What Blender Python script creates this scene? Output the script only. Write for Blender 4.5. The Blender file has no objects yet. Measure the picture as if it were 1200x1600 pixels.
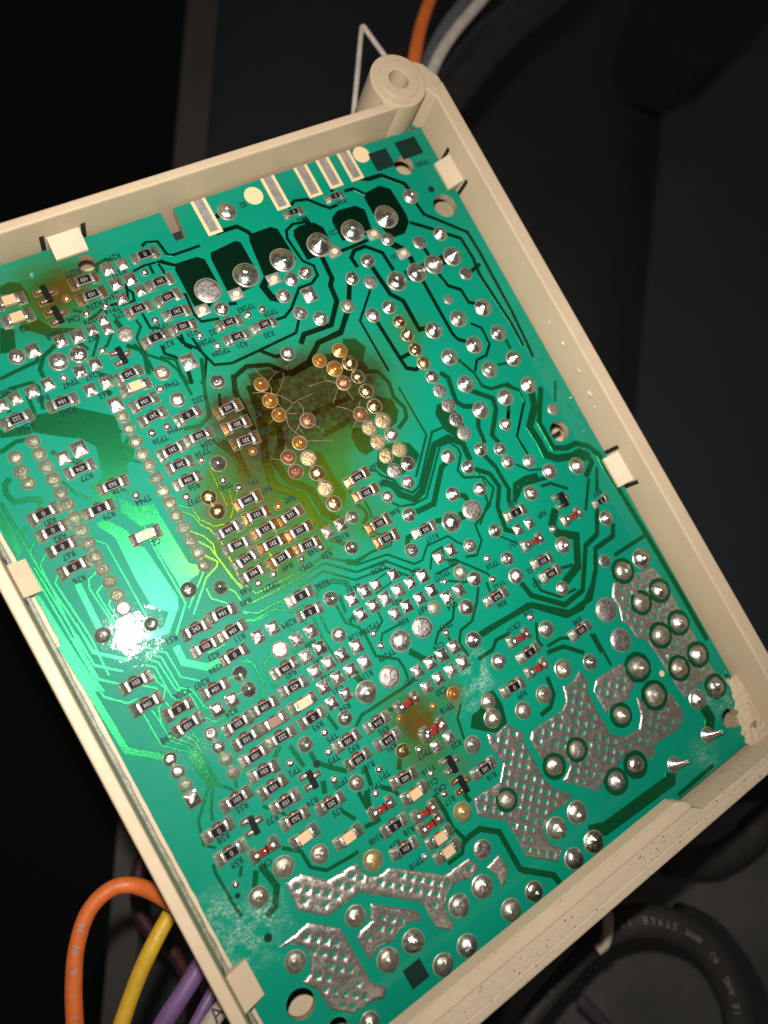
import bpy, bmesh, math, random
from mathutils import Vector, Matrix, noise
from mathutils.geometry import interpolate_bezier

# ------------------------------------------------------------------ units
MM = 0.001                      # all modelling numbers below are millimetres
BZ = 0.200                      # height of the board's plane above the world origin
random.seed(7)
scn = bpy.context.scene
col = scn.collection

# ------------------------------------------------------------------ camera
cam_d = bpy.data.cameras.new("Camera"); cam = bpy.data.objects.new("Camera", cam_d); col.objects.link(cam)
R_ = Vector((0.824915,-0.484513,0.291140)); D_ = Vector((-0.443213,-0.874084,-0.198844)); F_ = Vector((0.350823,0.034993,-0.935788))
CAMP = Vector((-48.413606,-4.828994,129.138699))
m = Matrix.Identity(4)
m.col[0][:3] = R_; m.col[1][:3] = -D_; m.col[2][:3] = -F_
m.col[3][:3] = CAMP * MM + Vector((0, 0, BZ))
cam.matrix_world = m
cam_d.sensor_fit = 'VERTICAL'; cam_d.sensor_height = 36.0; cam_d.sensor_width = 27.0
cam_d.lens = 27.0000
cam_d.clip_start = 0.005; cam_d.clip_end = 20
cam_d.dof.use_dof = True; cam_d.dof.focus_distance = 0.134; cam_d.dof.aperture_fstop = 13.0
scn.camera = cam

# ------------------------------------------------------------------ world and the phone's flash
w = bpy.data.worlds.new("World"); scn.world = w; w.use_nodes = True
bg = w.node_tree.nodes["Background"]; bg.inputs[0].default_value = (1.0, 0.94, 0.86, 1); bg.inputs[1].default_value = 0.062
fl = bpy.data.lights.new("flash_lamp", 'AREA'); fl.shape = 'DISK'; fl.size = 0.0045; fl.energy = 0.27; fl.color = (1.0, 0.94, 0.86); fl.spread = math.radians(125)
flo = bpy.data.objects.new("flash_lamp", fl); col.objects.link(flo)
flo.location = Vector((-46.0, 8.5, 131.0)) * MM + Vector((0, 0, BZ))
flo.rotation_euler = (F_ * -1).to_track_quat('Z', 'Y').to_euler()
vs = scn.view_settings
vs.view_transform = 'Standard'; vs.look = 'None'; vs.exposure = 0.0; vs.gamma = 1.0; vs.use_curve_mapping = False
scn.cycles.max_bounces = 6; scn.cycles.use_denoising = True
scn.cycles.sample_clamp_indirect = 4.0

# ------------------------------------------------------------------ helpers
def empty(name, parent=None, loc=(0, 0, 0)):
    o = bpy.data.objects.new(name, None); col.objects.link(o); o.location = loc; o.parent = parent
    o.empty_display_size = 0.01
    return o
def tag(o, label=None, cat=None, group=None, kind=None):
    if label: o["label"] = label
    if cat: o["category"] = cat
    if group: o["group"] = group
    if kind: o["kind"] = kind
    return o
def link(name, me, parent=None, loc=(0, 0, 0), rz=0.0, sc=(1, 1, 1)):
    o = bpy.data.objects.new(name, me); col.objects.link(o); o.parent = parent
    o.location = Vector(loc) * MM; o.rotation_euler = (0, 0, rz); o.scale = sc
    return o
def mesh(name, verts, faces, mats, mi=None, smooth=False):
    me = bpy.data.meshes.new(name)
    me.from_pydata([Vector(v) * MM for v in verts], [], faces)
    for mt in (mats if isinstance(mats, (list, tuple)) else [mats]): me.materials.append(mt)
    if mi: me.polygons.foreach_set('material_index', mi)
    if smooth: me.polygons.foreach_set('use_smooth', [True] * len(me.polygons))
    me.update(); return me
def bm_mesh(name, bm, mats, smooth=False):
    """bmesh in millimetres to a mesh in metres"""
    bmesh.ops.scale(bm, vec=(MM, MM, MM), verts=bm.verts)
    me = bpy.data.meshes.new(name); bm.to_mesh(me); bm.free()
    for mt in (mats if isinstance(mats, (list, tuple)) else [mats]): me.materials.append(mt)
    if smooth: me.polygons.foreach_set('use_smooth', [True] * len(me.polygons))
    me.update(); return me
def box_bm(bm, x0, x1, y0, y1, z0, z1, mi=0, bevel=0.0):
    r = bmesh.ops.create_cube(bm, size=1)
    vs_ = r['verts']
    for v in vs_: v.co = Vector(((x0 + x1) / 2 + v.co.x * (x1 - x0), (y0 + y1) / 2 + v.co.y * (y1 - y0), (z0 + z1) / 2 + v.co.z * (z1 - z0)))
    fs = {f for v in vs_ for f in v.link_faces}
    for f in fs: f.material_index = mi
    if bevel:
        es = {e for v in vs_ for e in v.link_edges}
        bmesh.ops.bevel(bm, geom=list(es), offset=bevel, segments=2, affect='EDGES', profile=0.6)
def box(name, x0, x1, y0, y1, z0, z1, mt, bevel=0.0):
    bm = bmesh.new(); box_bm(bm, x0, x1, y0, y1, z0, z1, 0, bevel); return bm_mesh(name, bm, mt)
def nz(x, y, z=0.0): return noise.noise(Vector((x, y, z)))
def pip(x, y, poly):
    c = False; n = len(poly); j = n - 1
    for i in range(n):
        xi, yi = poly[i]; xj, yj = poly[j]
        if (yi > y) != (yj > y) and x < (xj - xi) * (y - yi) / (yj - yi) + xi: c = not c
        j = i
    return c
def dseg(x, y, poly):
    b = 1e9; n = len(poly)
    for i in range(n):
        ax, ay = poly[i]; bx, by = poly[(i + 1) % n]
        dx, dy = bx - ax, by - ay; L = dx * dx + dy * dy
        t = 0 if L == 0 else max(0, min(1, ((x - ax) * dx + (y - ay) * dy) / L))
        b = min(b, math.hypot(x - ax - t * dx, y - ay - t * dy))
    return b
def prism(name, poly, z0, z1, mats, bevel=0.0, holes=(), smooth=False):
    bm = bmesh.new(); loops = []
    for lp in [poly] + list(holes):
        vs_ = [bm.verts.new((x, y, z0)) for x, y in lp]
        loops += [bm.edges.new((vs_[i], vs_[(i + 1) % len(vs_)])) for i in range(len(vs_))]
    bmesh.ops.triangle_fill(bm, edges=loops, use_beauty=True, use_dissolve=False, normal=(0, 0, 1))
    if not holes:
        bmesh.ops.recalc_face_normals(bm, faces=bm.faces)
    r = bmesh.ops.extrude_face_region(bm, geom=list(bm.faces))
    up = [v for v in r['geom'] if isinstance(v, bmesh.types.BMVert)]
    for v in up: v.co.z = z1
    bmesh.ops.recalc_face_normals(bm, faces=bm.faces)
    if bevel:
        es = [e for e in bm.edges if len(e.link_faces) == 2 and e.calc_face_angle(0) > 0.9 and all(abs(v.co.z - z1) < 1e-6 for v in e.verts)]
        bmesh.ops.bevel(bm, geom=es, offset=bevel, segments=2, affect='EDGES', profile=0.6)
    return bm_mesh(name, bm, mats, smooth)
def circ(x, y, r, n=28, k=1.0, a0=0.0):
    return [(x + r * math.cos(a0 + 2 * math.pi * i / n), y + r * k * math.sin(a0 + 2 * math.pi * i / n)) for i in range(n)]
def ribbon(name, pts, wd, z0, z1, mt, sl=0.06):
    """a trace: flat-topped strip with mitred corners and sloping flanks"""
    P = [Vector((x, y)) for x, y in pts]; n = len(P); V = []; F = []
    for i in range(n):
        a = (P[i] - P[i - 1]).normalized() if i else (P[1] - P[0]).normalized()
        b = (P[i + 1] - P[i]).normalized() if i < n - 1 else a
        t = (a + b); t = t.normalized() if t.length > 1e-6 else a
        nn = Vector((-t.y, t.x)); ca = max(0.45, nn.dot(Vector((-a.y, a.x))))
        for off, z in ((-wd / 2 - sl, z0), (-wd / 2, z1), (wd / 2, z1), (wd / 2 + sl, z0)):
            q = P[i] + nn * off / ca; V.append((q.x, q.y, z))
    for i in range(n - 1):
        for k in range(3):
            a = i * 4 + k; F.append((a, a + 4, a + 5, a + 1))
    F.append((0, 1, 2, 3)); e = (n - 1) * 4; F.append((e + 3, e + 2, e + 1, e))
    F = [tuple(reversed(f)) for f in F]
    return mesh(name, V, F, mt)
def spline(pts, sub=8):
    """Catmull-Rom through 3-D points"""
    P = [Vector(p) for p in pts]; P = [P[0] * 2 - P[1]] + P + [P[-1] * 2 - P[-2]]; out = []
    for i in range(1, len(P) - 2):
        for s in range(sub):
            t = s / sub; a, b, c, d = P[i - 1], P[i], P[i + 1], P[i + 2]
            out.append(0.5 * ((2 * b) + (c - a) * t + (2 * a - 5 * b + 4 * c - d) * t * t + (3 * b - a - 3 * c + d) * t ** 3))
    out.append(P[-2]); return out
def tube(name, pts, r, mt, seg=14, sub=8, wob=0.0, cap=True):
    Q = spline(pts, sub); n = len(Q); V = []; F = []
    t0 = (Q[1] - Q[0]).normalized(); up = Vector((0, 0, 1)); sx = t0.cross(up).normalized(); sy = sx.cross(t0)
    for i, q in enumerate(Q):
        t = ((Q[i + 1] if i < n - 1 else q) - (Q[i - 1] if i else q)).normalized()
        sx = (sx - t * sx.dot(t)).normalized(); sy = t.cross(sx)
        rr = r * (1 + wob * nz(q.x * .15, q.y * .15, q.z * .15))
        for k in range(seg):
            a = 2 * math.pi * k / seg; p = q + (sx * math.cos(a) + sy * math.sin(a)) * rr; V.append(p)
    for i in range(n - 1):
        for k in range(seg):
            F.append((i * seg + k, i * seg + (k + 1) % seg, (i + 1) * seg + (k + 1) % seg, (i + 1) * seg + k))
    if cap: F.append(tuple(reversed(range(seg)))); F.append(tuple((n - 1) * seg + k for k in range(seg)))
    return mesh(name, V, F, mt, smooth=True)
_txt = {}
def text_batch(jobs):
    """letter shapes: every (string, size) once, meshed in one go"""
    obs = []
    for key in sorted(set(jobs)):
        st, size, wgt = key
        cu = bpy.data.curves.new("t", 'FONT'); cu.body = st; cu.size = size * MM; cu.align_x = 'CENTER'; cu.align_y = 'CENTER'
        cu.extrude = .003 * MM; cu.offset = wgt * MM; cu.resolution_u = 2
        o = bpy.data.objects.new("t", cu); col.objects.link(o); obs.append((key, o))
    dg = bpy.context.evaluated_depsgraph_get()
    for key, o in obs: _txt[key] = bpy.data.meshes.new_from_object(o.evaluated_get(dg))
    for key, o in obs:
        cu = o.data; bpy.data.objects.remove(o); bpy.data.curves.remove(cu)
_txm = {}
def text_mesh(st, mt, size, wgt):
    k = (st, size, wgt, mt.name)
    if k not in _txm:
        me = _txt[(st, size, wgt)].copy(); me.materials.clear(); me.materials.append(mt); me.name = "lettering"; _txm[k] = me
    return _txm[k]

# ------------------------------------------------------------------ measured layout (mm, board frame)
DATA = {
'RES':[(-15.9,59.38,'0'),(-27.29,58.66,'103a'),(-27.27,55.83,'103a'),(-15.86,53.87,'241'),(-15.92,50.83,'102'),(-21.5,50.67,'241'),(-15.85,47.74,'241'),(-16.08,44.94,'102'),(-21.22,44.85,'0'),(-28.27,40.67,'243'),(-28.1,35.33,'104'),(-28.07,32.54,'241'),(-22.8,30.28,'0'),(-39.78,40.61,'104'),(-47.19,40.74,'222'),(-27.94,26.01,'241'),(-27.99,23.11,'241'),(-42.32,29.31,'474'),(-8.35,42.56,'241'),(-8.34,39.61,'241'),(-2.7,39.9,'241'),(13.12,57.66,'0s'),(22.47,57.9,'0s'),(-39.03,24.73,'563'),(-42.65,22.1,'0'),(-50.36,25.14,'0'),(-50.29,22.08,'0'),(-50.16,19.14,'0'),(-50.05,15.36,'0'),(-28.03,20.22,'104'),(-50.08,-5.13,'^103'),(-16.11,28.58,'^331a'),(-16.11,25.4,'331a'),(-16.11,22.22,'331a'),(-22.82,26.23,'103'),(-20.75,12.74,'1501a'),(-20.61,9.87,'151a'),(-20.47,7.0,'151a'),(-20.58,4.26,'331a'),(-20.5,1.27,'^331a'),(-15.54,7.13,'^331a'),(-15.47,4.1,'^331a'),(-15.33,1.2,'331a'),(-26.02,9.7,'104'),(-25.94,6.75,'^104'),(-25.8,3.93,'^241'),(-25.9,1.23,'^104'),(-1.34,7.77,'104a'),(-1.35,4.49,'331a'),(-20.71,-5.89,'0'),(-20.71,-8.97,'0'),(-33.44,-2.04,'104'),(-2.02,-1.37,'331a'),(-2.09,-4.43,'^331a'),(5.2,-6.4,'305'),(23.04,-11.97,'0'),(40.99,-18.37,'0s'),(23.09,-22.35,'203'),(23.25,-25.19,'104'),(11.06,-23.48,'563'),(-50.03,-8.97,'104'),(-46.33,-12.05,'0'),(-46.3,-14.92,'103'),(-38.37,-2.38,'^243'),(-38.3,-5.5,'^103'),(-33.32,-5.38,'104'),(-34.92,-8.92,'0'),(-40.11,-12.18,'104'),(-34.62,-18.68,'104'),(-39.66,-18.84,'^103'),(-39.58,-21.64,'103'),(-39.56,-24.54,'103'),(-39.54,-27.44,'^103'),(-45.22,-28.95,'^103'),(-49.7,-31.36,'0'),(-49.6,-35.32,'0'),(-28.73,-15.04,'106'),(-28.9,-18.39,'475'),(-28.7,-24.34,'0'),(-34.46,-24.36,'222'),(-39.35,-30.3,'103'),(-38.9,-33.48,'103'),(-38.77,-36.44,'563'),(-19.58,-30.8,'514'),(-19.46,-34.23,'514'),(-25.44,-30.68,'105'),(-25.39,-34.16,'105'),(-32.69,-37.65,'202'),(-20.03,-41.02,'682'),(11.34,-35.28,'0'),(5.27,-38.81,'0'),(22.82,-37.13,'202'),(-6.93,-47.64,'182'),(-25.31,-46.62,'0'),(-25.64,-50.71,'^103')],
'CAP':[(-39.54,59.5,'t'),(-39.69,56.38,'t'),(-28.17,38.3,'t'),(-38.27,14.99,'t'),(-28.95,-21.5,'t'),(-34.43,-21.59,'b'),(-19.79,-44.21,'t'),(-19.69,-52.6,'t'),(-19.6,-55.22,'t'),(-38.82,-39.71,'t'),(-32.78,-43.73,'t')],
'SOT':[(-33.85,58.49,'a'),(-33.86,54.5,'a'),(-27.82,44.11,''),(33.4,-14.26,''),(-44.77,-33.59,''),(-33.57,-32.66,''),(-11.74,-43.64,''),(-11.72,-47.53,'a')],
'DIO':[(23.26,-18.32),(33.49,-18.0),(-45.11,-37.9),(-25.79,-43.01),(-19.76,-47.69),(-13.29,-30.75),(-11.77,-37.27),(11.09,-32.0),(11.21,-38.36),(-11.37,-36.9),(-19.91,-49.86)],
'SQ':[(-22.72,59.29,1.04),(-20.12,59.26,0.94),(-22.7,56.42,1.04),(-20.1,56.36,1.05),(-19.51,53.73,0.91),(-23.11,53.57,0.92),(-27.62,51.14,0.8),(-30.03,50.26,0.84),(-27.62,49.42,0.85),(-35.38,50.35,0.98),(-32.61,50.11,1.1),(-40.02,50.49,1.06),(-34.99,44.38,0.98),(-32.27,44.57,0.99),(-40.43,44.34,0.96),(-43.14,44.2,0.95),(-45.92,44.11,0.94),(-48.23,43.83,0.93),(-34.94,40.84,0.98),(-32.1,40.96,0.99),(-32.4,36.95,1.17),(-43.76,32.17,0.99),(-40.95,32.46,1.2),(-18.13,38.92,1.32),(7.93,42.01,1.31),(-10.99,1.55,0.95),(-8.26,1.58,1.02),(-13.04,-10.69,1.05),(-10.33,-10.59,1.06),(5.01,-12.03,1.0),(7.8,-11.94,1.02),(0.57,-13.44,1.07),(-2.18,-13.32,0.95),(21.93,-14.96,0.94),(24.7,-14.99,0.95),(-30.14,-8.36,1.03),(-38.63,-15.11,1.04),(-41.32,-15.24,1.03),(-50.83,-25.23,1.12),(-7.98,-10.6,0.9),(-4.19,-10.55,0.91),(-4.85,-13.42,1.08),(-7.64,-13.5,1.07),(-10.19,-13.52,1.06),(-12.97,-13.72,1.05),(-4.83,-16.59,1.02),(-7.45,-16.64,1.01),(-27.37,-8.27,1.04),(-21.97,-11.93,1.06),(-24.79,-11.95,1.05),(-22.03,-15.12,1.06),(-24.76,-15.23,1.05),(-21.95,-18.08,1.06),(-24.68,-18.16,1.05),(-21.88,-21.03,1.06),(-24.61,-21.09,1.05),(-21.88,-24.09,1.01),(-24.72,-24.06,0.99),(-16.32,-18.09,1.09),(-19.25,-18.1,1.07),(-16.44,-21.13,1.08),(-19.18,-21.08,1.07),(-6.19,-27.24,1.01),(-8.95,-27.22,1.0),(-8.82,-30.45,1.0),(0.7,-16.45,1.02),(-2.03,-16.58,1.01),(2.59,-18.96,1.05),(5.34,-18.92,1.06),(-0.81,-27.14,1.09),(-3.52,-27.19,1.08),(-0.75,-30.25,1.09),(-3.51,-30.25,1.02),(-6.17,-30.28,1.01),(-12.5,-39.82,0.9),(-9.73,-39.82,0.97)],
'J':[(-42.64,50.44,1.33,'d'),(-37.27,47.2,1.57,'d'),(-33.9,47.14,1.46,'d'),(-25.44,47.45,1.37,'f'),(-23.08,38.9,1.38,'w'),(-23.02,33.55,1.32,'d'),(-46.61,36.56,1.15,'v'),(-50.05,35.28,1.13,'v'),(-46.68,34.25,1.15,'v'),(-46.64,31.89,1.15,'v'),(-50.32,32.8,1.13,'v'),(-32.44,34.61,1.11,'v'),(-32.46,32.33,1.11,'v'),(-32.43,29.87,1.11,'v'),(-32.51,27.48,1.11,'v'),(-32.35,25.27,1.11,'v'),(1.58,62.09,1.72,'d'),(-8.91,49.56,2.34,'f'),(-1.18,49.68,2.35,'p'),(6.58,49.92,2.33,'p'),(14.64,50.16,2.4,'p'),(-8.32,45.55,1.32,'d'),(6.3,45.94,1.33,'d'),(9.32,46.13,1.35,'d'),(3.29,43.55,1.38,'d'),(4.57,39.47,1.38,'p'),(7.51,37.08,1.4,'p'),(-1.46,33.44,1.35,'d'),(-15.35,33.77,1.31,'d'),(22.28,50.36,2.3,'p'),(30.28,50.69,2.37,'p'),(37.45,52.9,1.56,'d'),(39.17,43.61,1.46,'p'),(34.0,43.52,1.37,'f'),(28.08,46.44,1.34,'d'),(21.94,43.91,1.38,'d'),(17.28,41.83,1.35,'d'),(20.22,39.81,1.3,'f'),(13.55,37.21,1.33,'w'),(21.1,33.98,1.4,'p'),(17.3,33.76,1.45,'d'),(25.31,38.06,1.99,'d'),(30.12,38.16,2.02,'p'),(34.32,38.36,1.98,'d'),(39.08,38.38,2.02,'p'),(39.8,34.17,1.32,'f'),(39.42,26.52,1.8,'p'),(33.2,26.51,1.76,'p'),(27.06,26.35,1.73,'p'),(33.42,20.46,1.76,'p'),(39.59,20.61,1.66,'p'),(27.29,20.39,1.72,'p'),(33.67,14.78,1.69,'p'),(21.54,30.64,1.37,'g'),(21.61,27.62,1.37,'g'),(21.6,24.46,1.37,'g'),(21.67,21.45,1.36,'g'),(33.35,30.74,0.95,'f'),(-46.6,29.62,1.15,'v'),(-46.6,27.19,1.14,'v'),(-46.56,24.99,1.14,'v'),(-46.62,22.54,1.12,'v'),(-46.56,20.28,1.12,'v'),(-46.56,17.86,1.12,'v'),(-46.49,15.51,1.11,'v'),(-46.52,13.2,1.11,'v'),(-46.52,10.89,1.11,'v'),(-46.47,8.46,1.11,'v'),(-46.51,6.12,1.18,'f'),(-50.2,30.63,1.1,'v'),(-32.38,22.86,1.13,'v'),(-32.37,20.48,1.13,'v'),(-32.36,18.15,1.13,'v'),(-32.35,15.78,1.13,'v'),(-32.3,13.37,1.13,'v'),(-32.24,10.98,1.13,'v'),(-51.14,3.85,1.26,'k'),(-43.99,1.82,1.12,'k'),(-36.37,3.9,1.34,'k'),(-22.16,20.63,1.43,'p'),(-26.31,16.17,1.35,'g'),(-26.17,13.33,1.4,'g'),(-5.73,1.85,1.22,'p'),(-8.57,-2.79,1.26,'p'),(-16.27,-8.78,1.33,'p'),(-31.68,1.8,1.21,'p'),(-8.64,30.16,1.31,'a'),(-8.65,26.9,1.4,'a'),(-8.5,23.92,1.31,'a'),(-4.32,20.84,1.42,'c'),(-7.64,17.84,1.34,'a'),(-10.72,16.39,1.38,'c'),(-10.83,13.56,1.38,'c'),(-7.58,14.72,1.45,'h'),(-7.52,11.62,1.45,'g'),(-7.53,8.55,1.45,'h'),(-7.51,5.48,1.45,'g'),(5.12,27.4,1.53,'a'),(8.32,27.21,1.46,'g'),(8.41,24.3,1.33,'g'),(5.27,24.32,1.41,'c'),(3.29,29.9,1.34,'a'),(-32.15,8.67,1.18,'v'),(-32.23,6.3,1.18,'v'),(7.75,30.17,1.42,'a'),(8.49,21.2,1.39,'g'),(8.45,17.99,1.45,'g'),(5.24,17.78,1.4,'c'),(8.5,14.92,1.48,'h'),(5.47,14.82,1.44,'h'),(5.53,11.78,1.4,'h'),(8.6,11.85,1.36,'d'),(8.56,8.76,1.42,'h'),(5.64,8.78,1.4,'h'),(8.73,5.72,1.39,'p'),(5.61,5.72,1.4,'f'),(6.87,2.71,1.28,'d'),(2.01,2.14,1.14,'d'),(3.95,-2.59,1.33,'p'),(16.58,3.47,1.39,'p'),(19.14,-0.06,1.34,'p'),(21.91,5.96,1.42,'f'),(21.84,8.96,1.39,'f'),(21.92,12.06,1.39,'f'),(21.82,15.26,1.36,'f'),(21.86,18.32,1.36,'d'),(27.42,14.3,1.72,'p'),(27.49,8.44,1.72,'p'),(33.71,8.47,1.69,'p'),(39.74,14.69,1.66,'p'),(39.78,8.65,1.72,'p'),(30.73,3.81,1.27,'d'),(23.38,1.79,1.36,'p'),(27.02,0.06,1.31,'d'),(27.11,-2.8,1.31,'d'),(31.32,-4.65,1.33,'d'),(19.07,-4.78,1.34,'d'),(13.66,-3.12,1.38,'p'),(15.47,-7.47,1.95,'f'),(10.61,-7.53,1.91,'d'),(17.6,-12.94,1.33,'p'),(11.55,-13.01,1.33,'d'),(1.06,-8.44,1.34,'d'),(28.22,-10.2,1.51,'d'),(16.93,-18.56,1.32,'d'),(16.72,-22.18,1.51,'d'),(7.24,-16.24,1.34,'w'),(9.12,-18.58,1.35,'p'),(34.17,-8.29,1.55,'d'),(40.25,-10.0,1.72,'d'),(41.91,2.1,1.21,'f'),(40.23,-21.76,1.54,'d'),(28.72,-21.85,1.64,'d'),(24.03,-28.7,1.35,'d'),(35.1,-28.71,1.27,'f'),(37.46,-32.24,2.02,'w'),(42.66,-32.23,2.06,'d'),(37.59,-39.3,1.95,'w'),(42.64,-39.39,1.99,'d'),(30.04,-36.7,2.3,'f'),(-35.58,-12.07,1.28,'p'),(-35.56,-15.03,1.28,'p'),(-43.87,-17.99,1.14,'d'),(-43.83,-20.46,1.09,'d'),(-43.69,-22.69,1.09,'v'),(-43.7,-25.11,1.08,'v'),(-50.95,-18.13,1.08,'d'),(-50.86,-20.43,1.08,'d'),(-50.82,-22.84,1.08,'v'),(-18.09,-14.82,1.32,'d'),(-8.96,-21.22,1.94,'d'),(-4.27,-21.17,1.92,'f'),(-13.82,-25.46,1.9,'f'),(-18.65,-25.54,1.92,'d'),(-23.99,-27.36,1.34,'d'),(-31.81,-27.48,1.29,'p'),(-27.96,-12.03,1.46,'f'),(-27.5,-37.32,1.37,'w'),(-18.07,-37.25,1.26,'g'),(-0.53,-19.31,1.27,'v'),(4.96,-22.26,1.5,'d'),(3.08,-27.92,1.58,'d'),(5.3,-33.53,1.44,'d'),(16.83,-33.47,1.56,'d'),(-5.15,-33.9,1.27,'a'),(-0.21,-38.46,1.41,'w'),(-0.98,-41.35,1.69,'w'),(4.85,-43.28,1.58,'w'),(9.95,-43.07,1.61,'w'),(15.83,-41.23,1.77,'w'),(21.5,-43.08,1.52,'d'),(-6.59,-43.15,1.54,'w'),(10.28,-54.6,1.76,'w'),(4.83,-54.6,1.84,'w'),(-6.1,-54.29,1.65,'w'),(29.53,-43.01,2.22,'f'),(42.77,-46.63,2.05,'d'),(37.7,-46.6,2.08,'w'),(43.06,-53.93,2.05,'d'),(37.75,-53.86,2.01,'w'),(42.97,-60.99,1.97,'d'),(37.95,-60.82,1.94,'d'),(29.8,-49.04,2.28,'w'),(30.0,-55.2,2.28,'w'),(21.64,-54.43,1.83,'w'),(30.19,-59.47,0.81,'f'),(19.23,-63.35,2.0,'d'),(14.07,-63.56,1.96,'d'),(35.98,-67.5,1.52,'e'),(26.38,-67.88,1.47,'e'),(4.38,-63.63,2.01,'d'),(-0.55,-63.58,1.97,'w'),(4.43,-69.6,2.0,'d'),(-0.42,-69.68,1.91,'d'),(-9.71,-69.73,1.73,'d'),(-31.14,-49.21,1.7,'wa'),(-14.04,-51.45,1.66,'wa'),(-14.14,-58.59,1.59,'f'),(-17.31,-63.55,1.95,'d'),(-22.31,-63.67,1.91,'d'),(-14.87,-69.64,1.86,'w'),(-24.33,-69.65,1.84,'d'),(-29.26,-69.61,1.8,'w'),(-31.65,-63.67,1.94,'d'),(-36.54,-63.45,1.9,'w'),(-38.05,-43.4,1.5,'w'),(-43.78,-41.79,1.71,'w'),(-49.1,-43.46,1.58,'w'),(-48.84,-54.83,1.71,'w'),(-37.75,-54.76,1.7,'w'),(-43.42,-69.26,1.55,'w')],
'TP':[(-17.34,56.55,0.74,''),(-26.11,53.32,0.74,''),(-29.58,53.17,0.73,''),(-30.17,46.27,0.73,''),(-37.73,44.34,0.73,''),(-19.8,47.9,0.76,''),(-24.77,36.45,0.77,''),(-29.48,30.06,0.8,''),(-26.74,30.03,0.76,''),(-31.29,56.81,0.75,'a'),(-1.59,42.76,0.78,''),(-4.51,42.78,0.77,''),(-12.24,39.6,0.75,''),(-14.13,42.5,0.74,''),(-36.58,21.65,0.73,''),(-29.54,17.83,0.75,''),(-22.77,17.72,0.77,''),(-20.96,15.42,0.77,''),(-24.41,22.41,0.74,''),(-15.84,20.03,0.76,'a'),(-16.57,9.46,0.73,'a'),(-22.95,-0.47,0.68,''),(-17.46,-0.45,0.67,''),(-13.46,-0.2,0.71,''),(-25.91,-0.56,0.7,''),(13.38,-16.64,0.75,''),(12.23,-20.4,0.74,''),(3.67,-16.27,0.66,''),(28.62,-18.24,0.75,''),(-12.64,-17.69,0.67,''),(-12.54,-20.1,0.73,''),(-28.12,-27.55,0.74,''),(-29.05,-30.56,0.71,''),(-35.31,-28.7,0.69,''),(-23.12,-37.59,0.7,''),(-25.51,-40.57,0.69,''),(-15.84,-32.48,0.69,'a'),(-15.46,-38.59,0.69,''),(-30.42,-34.89,0.73,''),(-0.83,-24.22,0.73,''),(15.28,-30.08,0.75,''),(-9.5,-33.83,0.68,'a'),(-15.64,-43.1,0.66,''),(-15.3,-47.31,0.66,''),(-23.35,-53.81,0.64,''),(-51.17,-39.89,0.64,'')],
'BARE':[(-11.52,46.56),(-4.6,47.07),(3.19,47.2),(16.73,47.89),(25.97,48.37),(29.61,42.68)],
'HOLE':[(-25.48,61.55,1.49),(39.71,59.33,2.03),(43.47,48.69,2.48),(45.98,66.18,0.72),(40.72,-2.33,2.07),(42.47,-67.82,1.96),(-51.07,-60.57,2.26),(-47.99,-67.14,1.66)],
'DISC':[(7.78,63.34,1.79),(32.31,64.26,1.74),(33.85,-52.8,0.59)],
'DOT':[(42.52,52.77,0.71),(-50.71,-49.4,0.66),(-51.7,-41.44,0.43),(-31.65,-31.17,0.62)],
'FING':[((-2.48,66.23),(-2.17,59.38)),((12.0,66.61),(12.04,59.59)),((19.1,66.53),(19.26,59.82)),((24.04,66.71),(24.16,60.17)),((29.03,66.9),(28.77,60.16))],
'BLK':[(35.8,61.93,2.15,2.01),(42.76,62.46,2.48,1.95),(-33.71,-68.03,1.67,1.67)],
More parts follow.
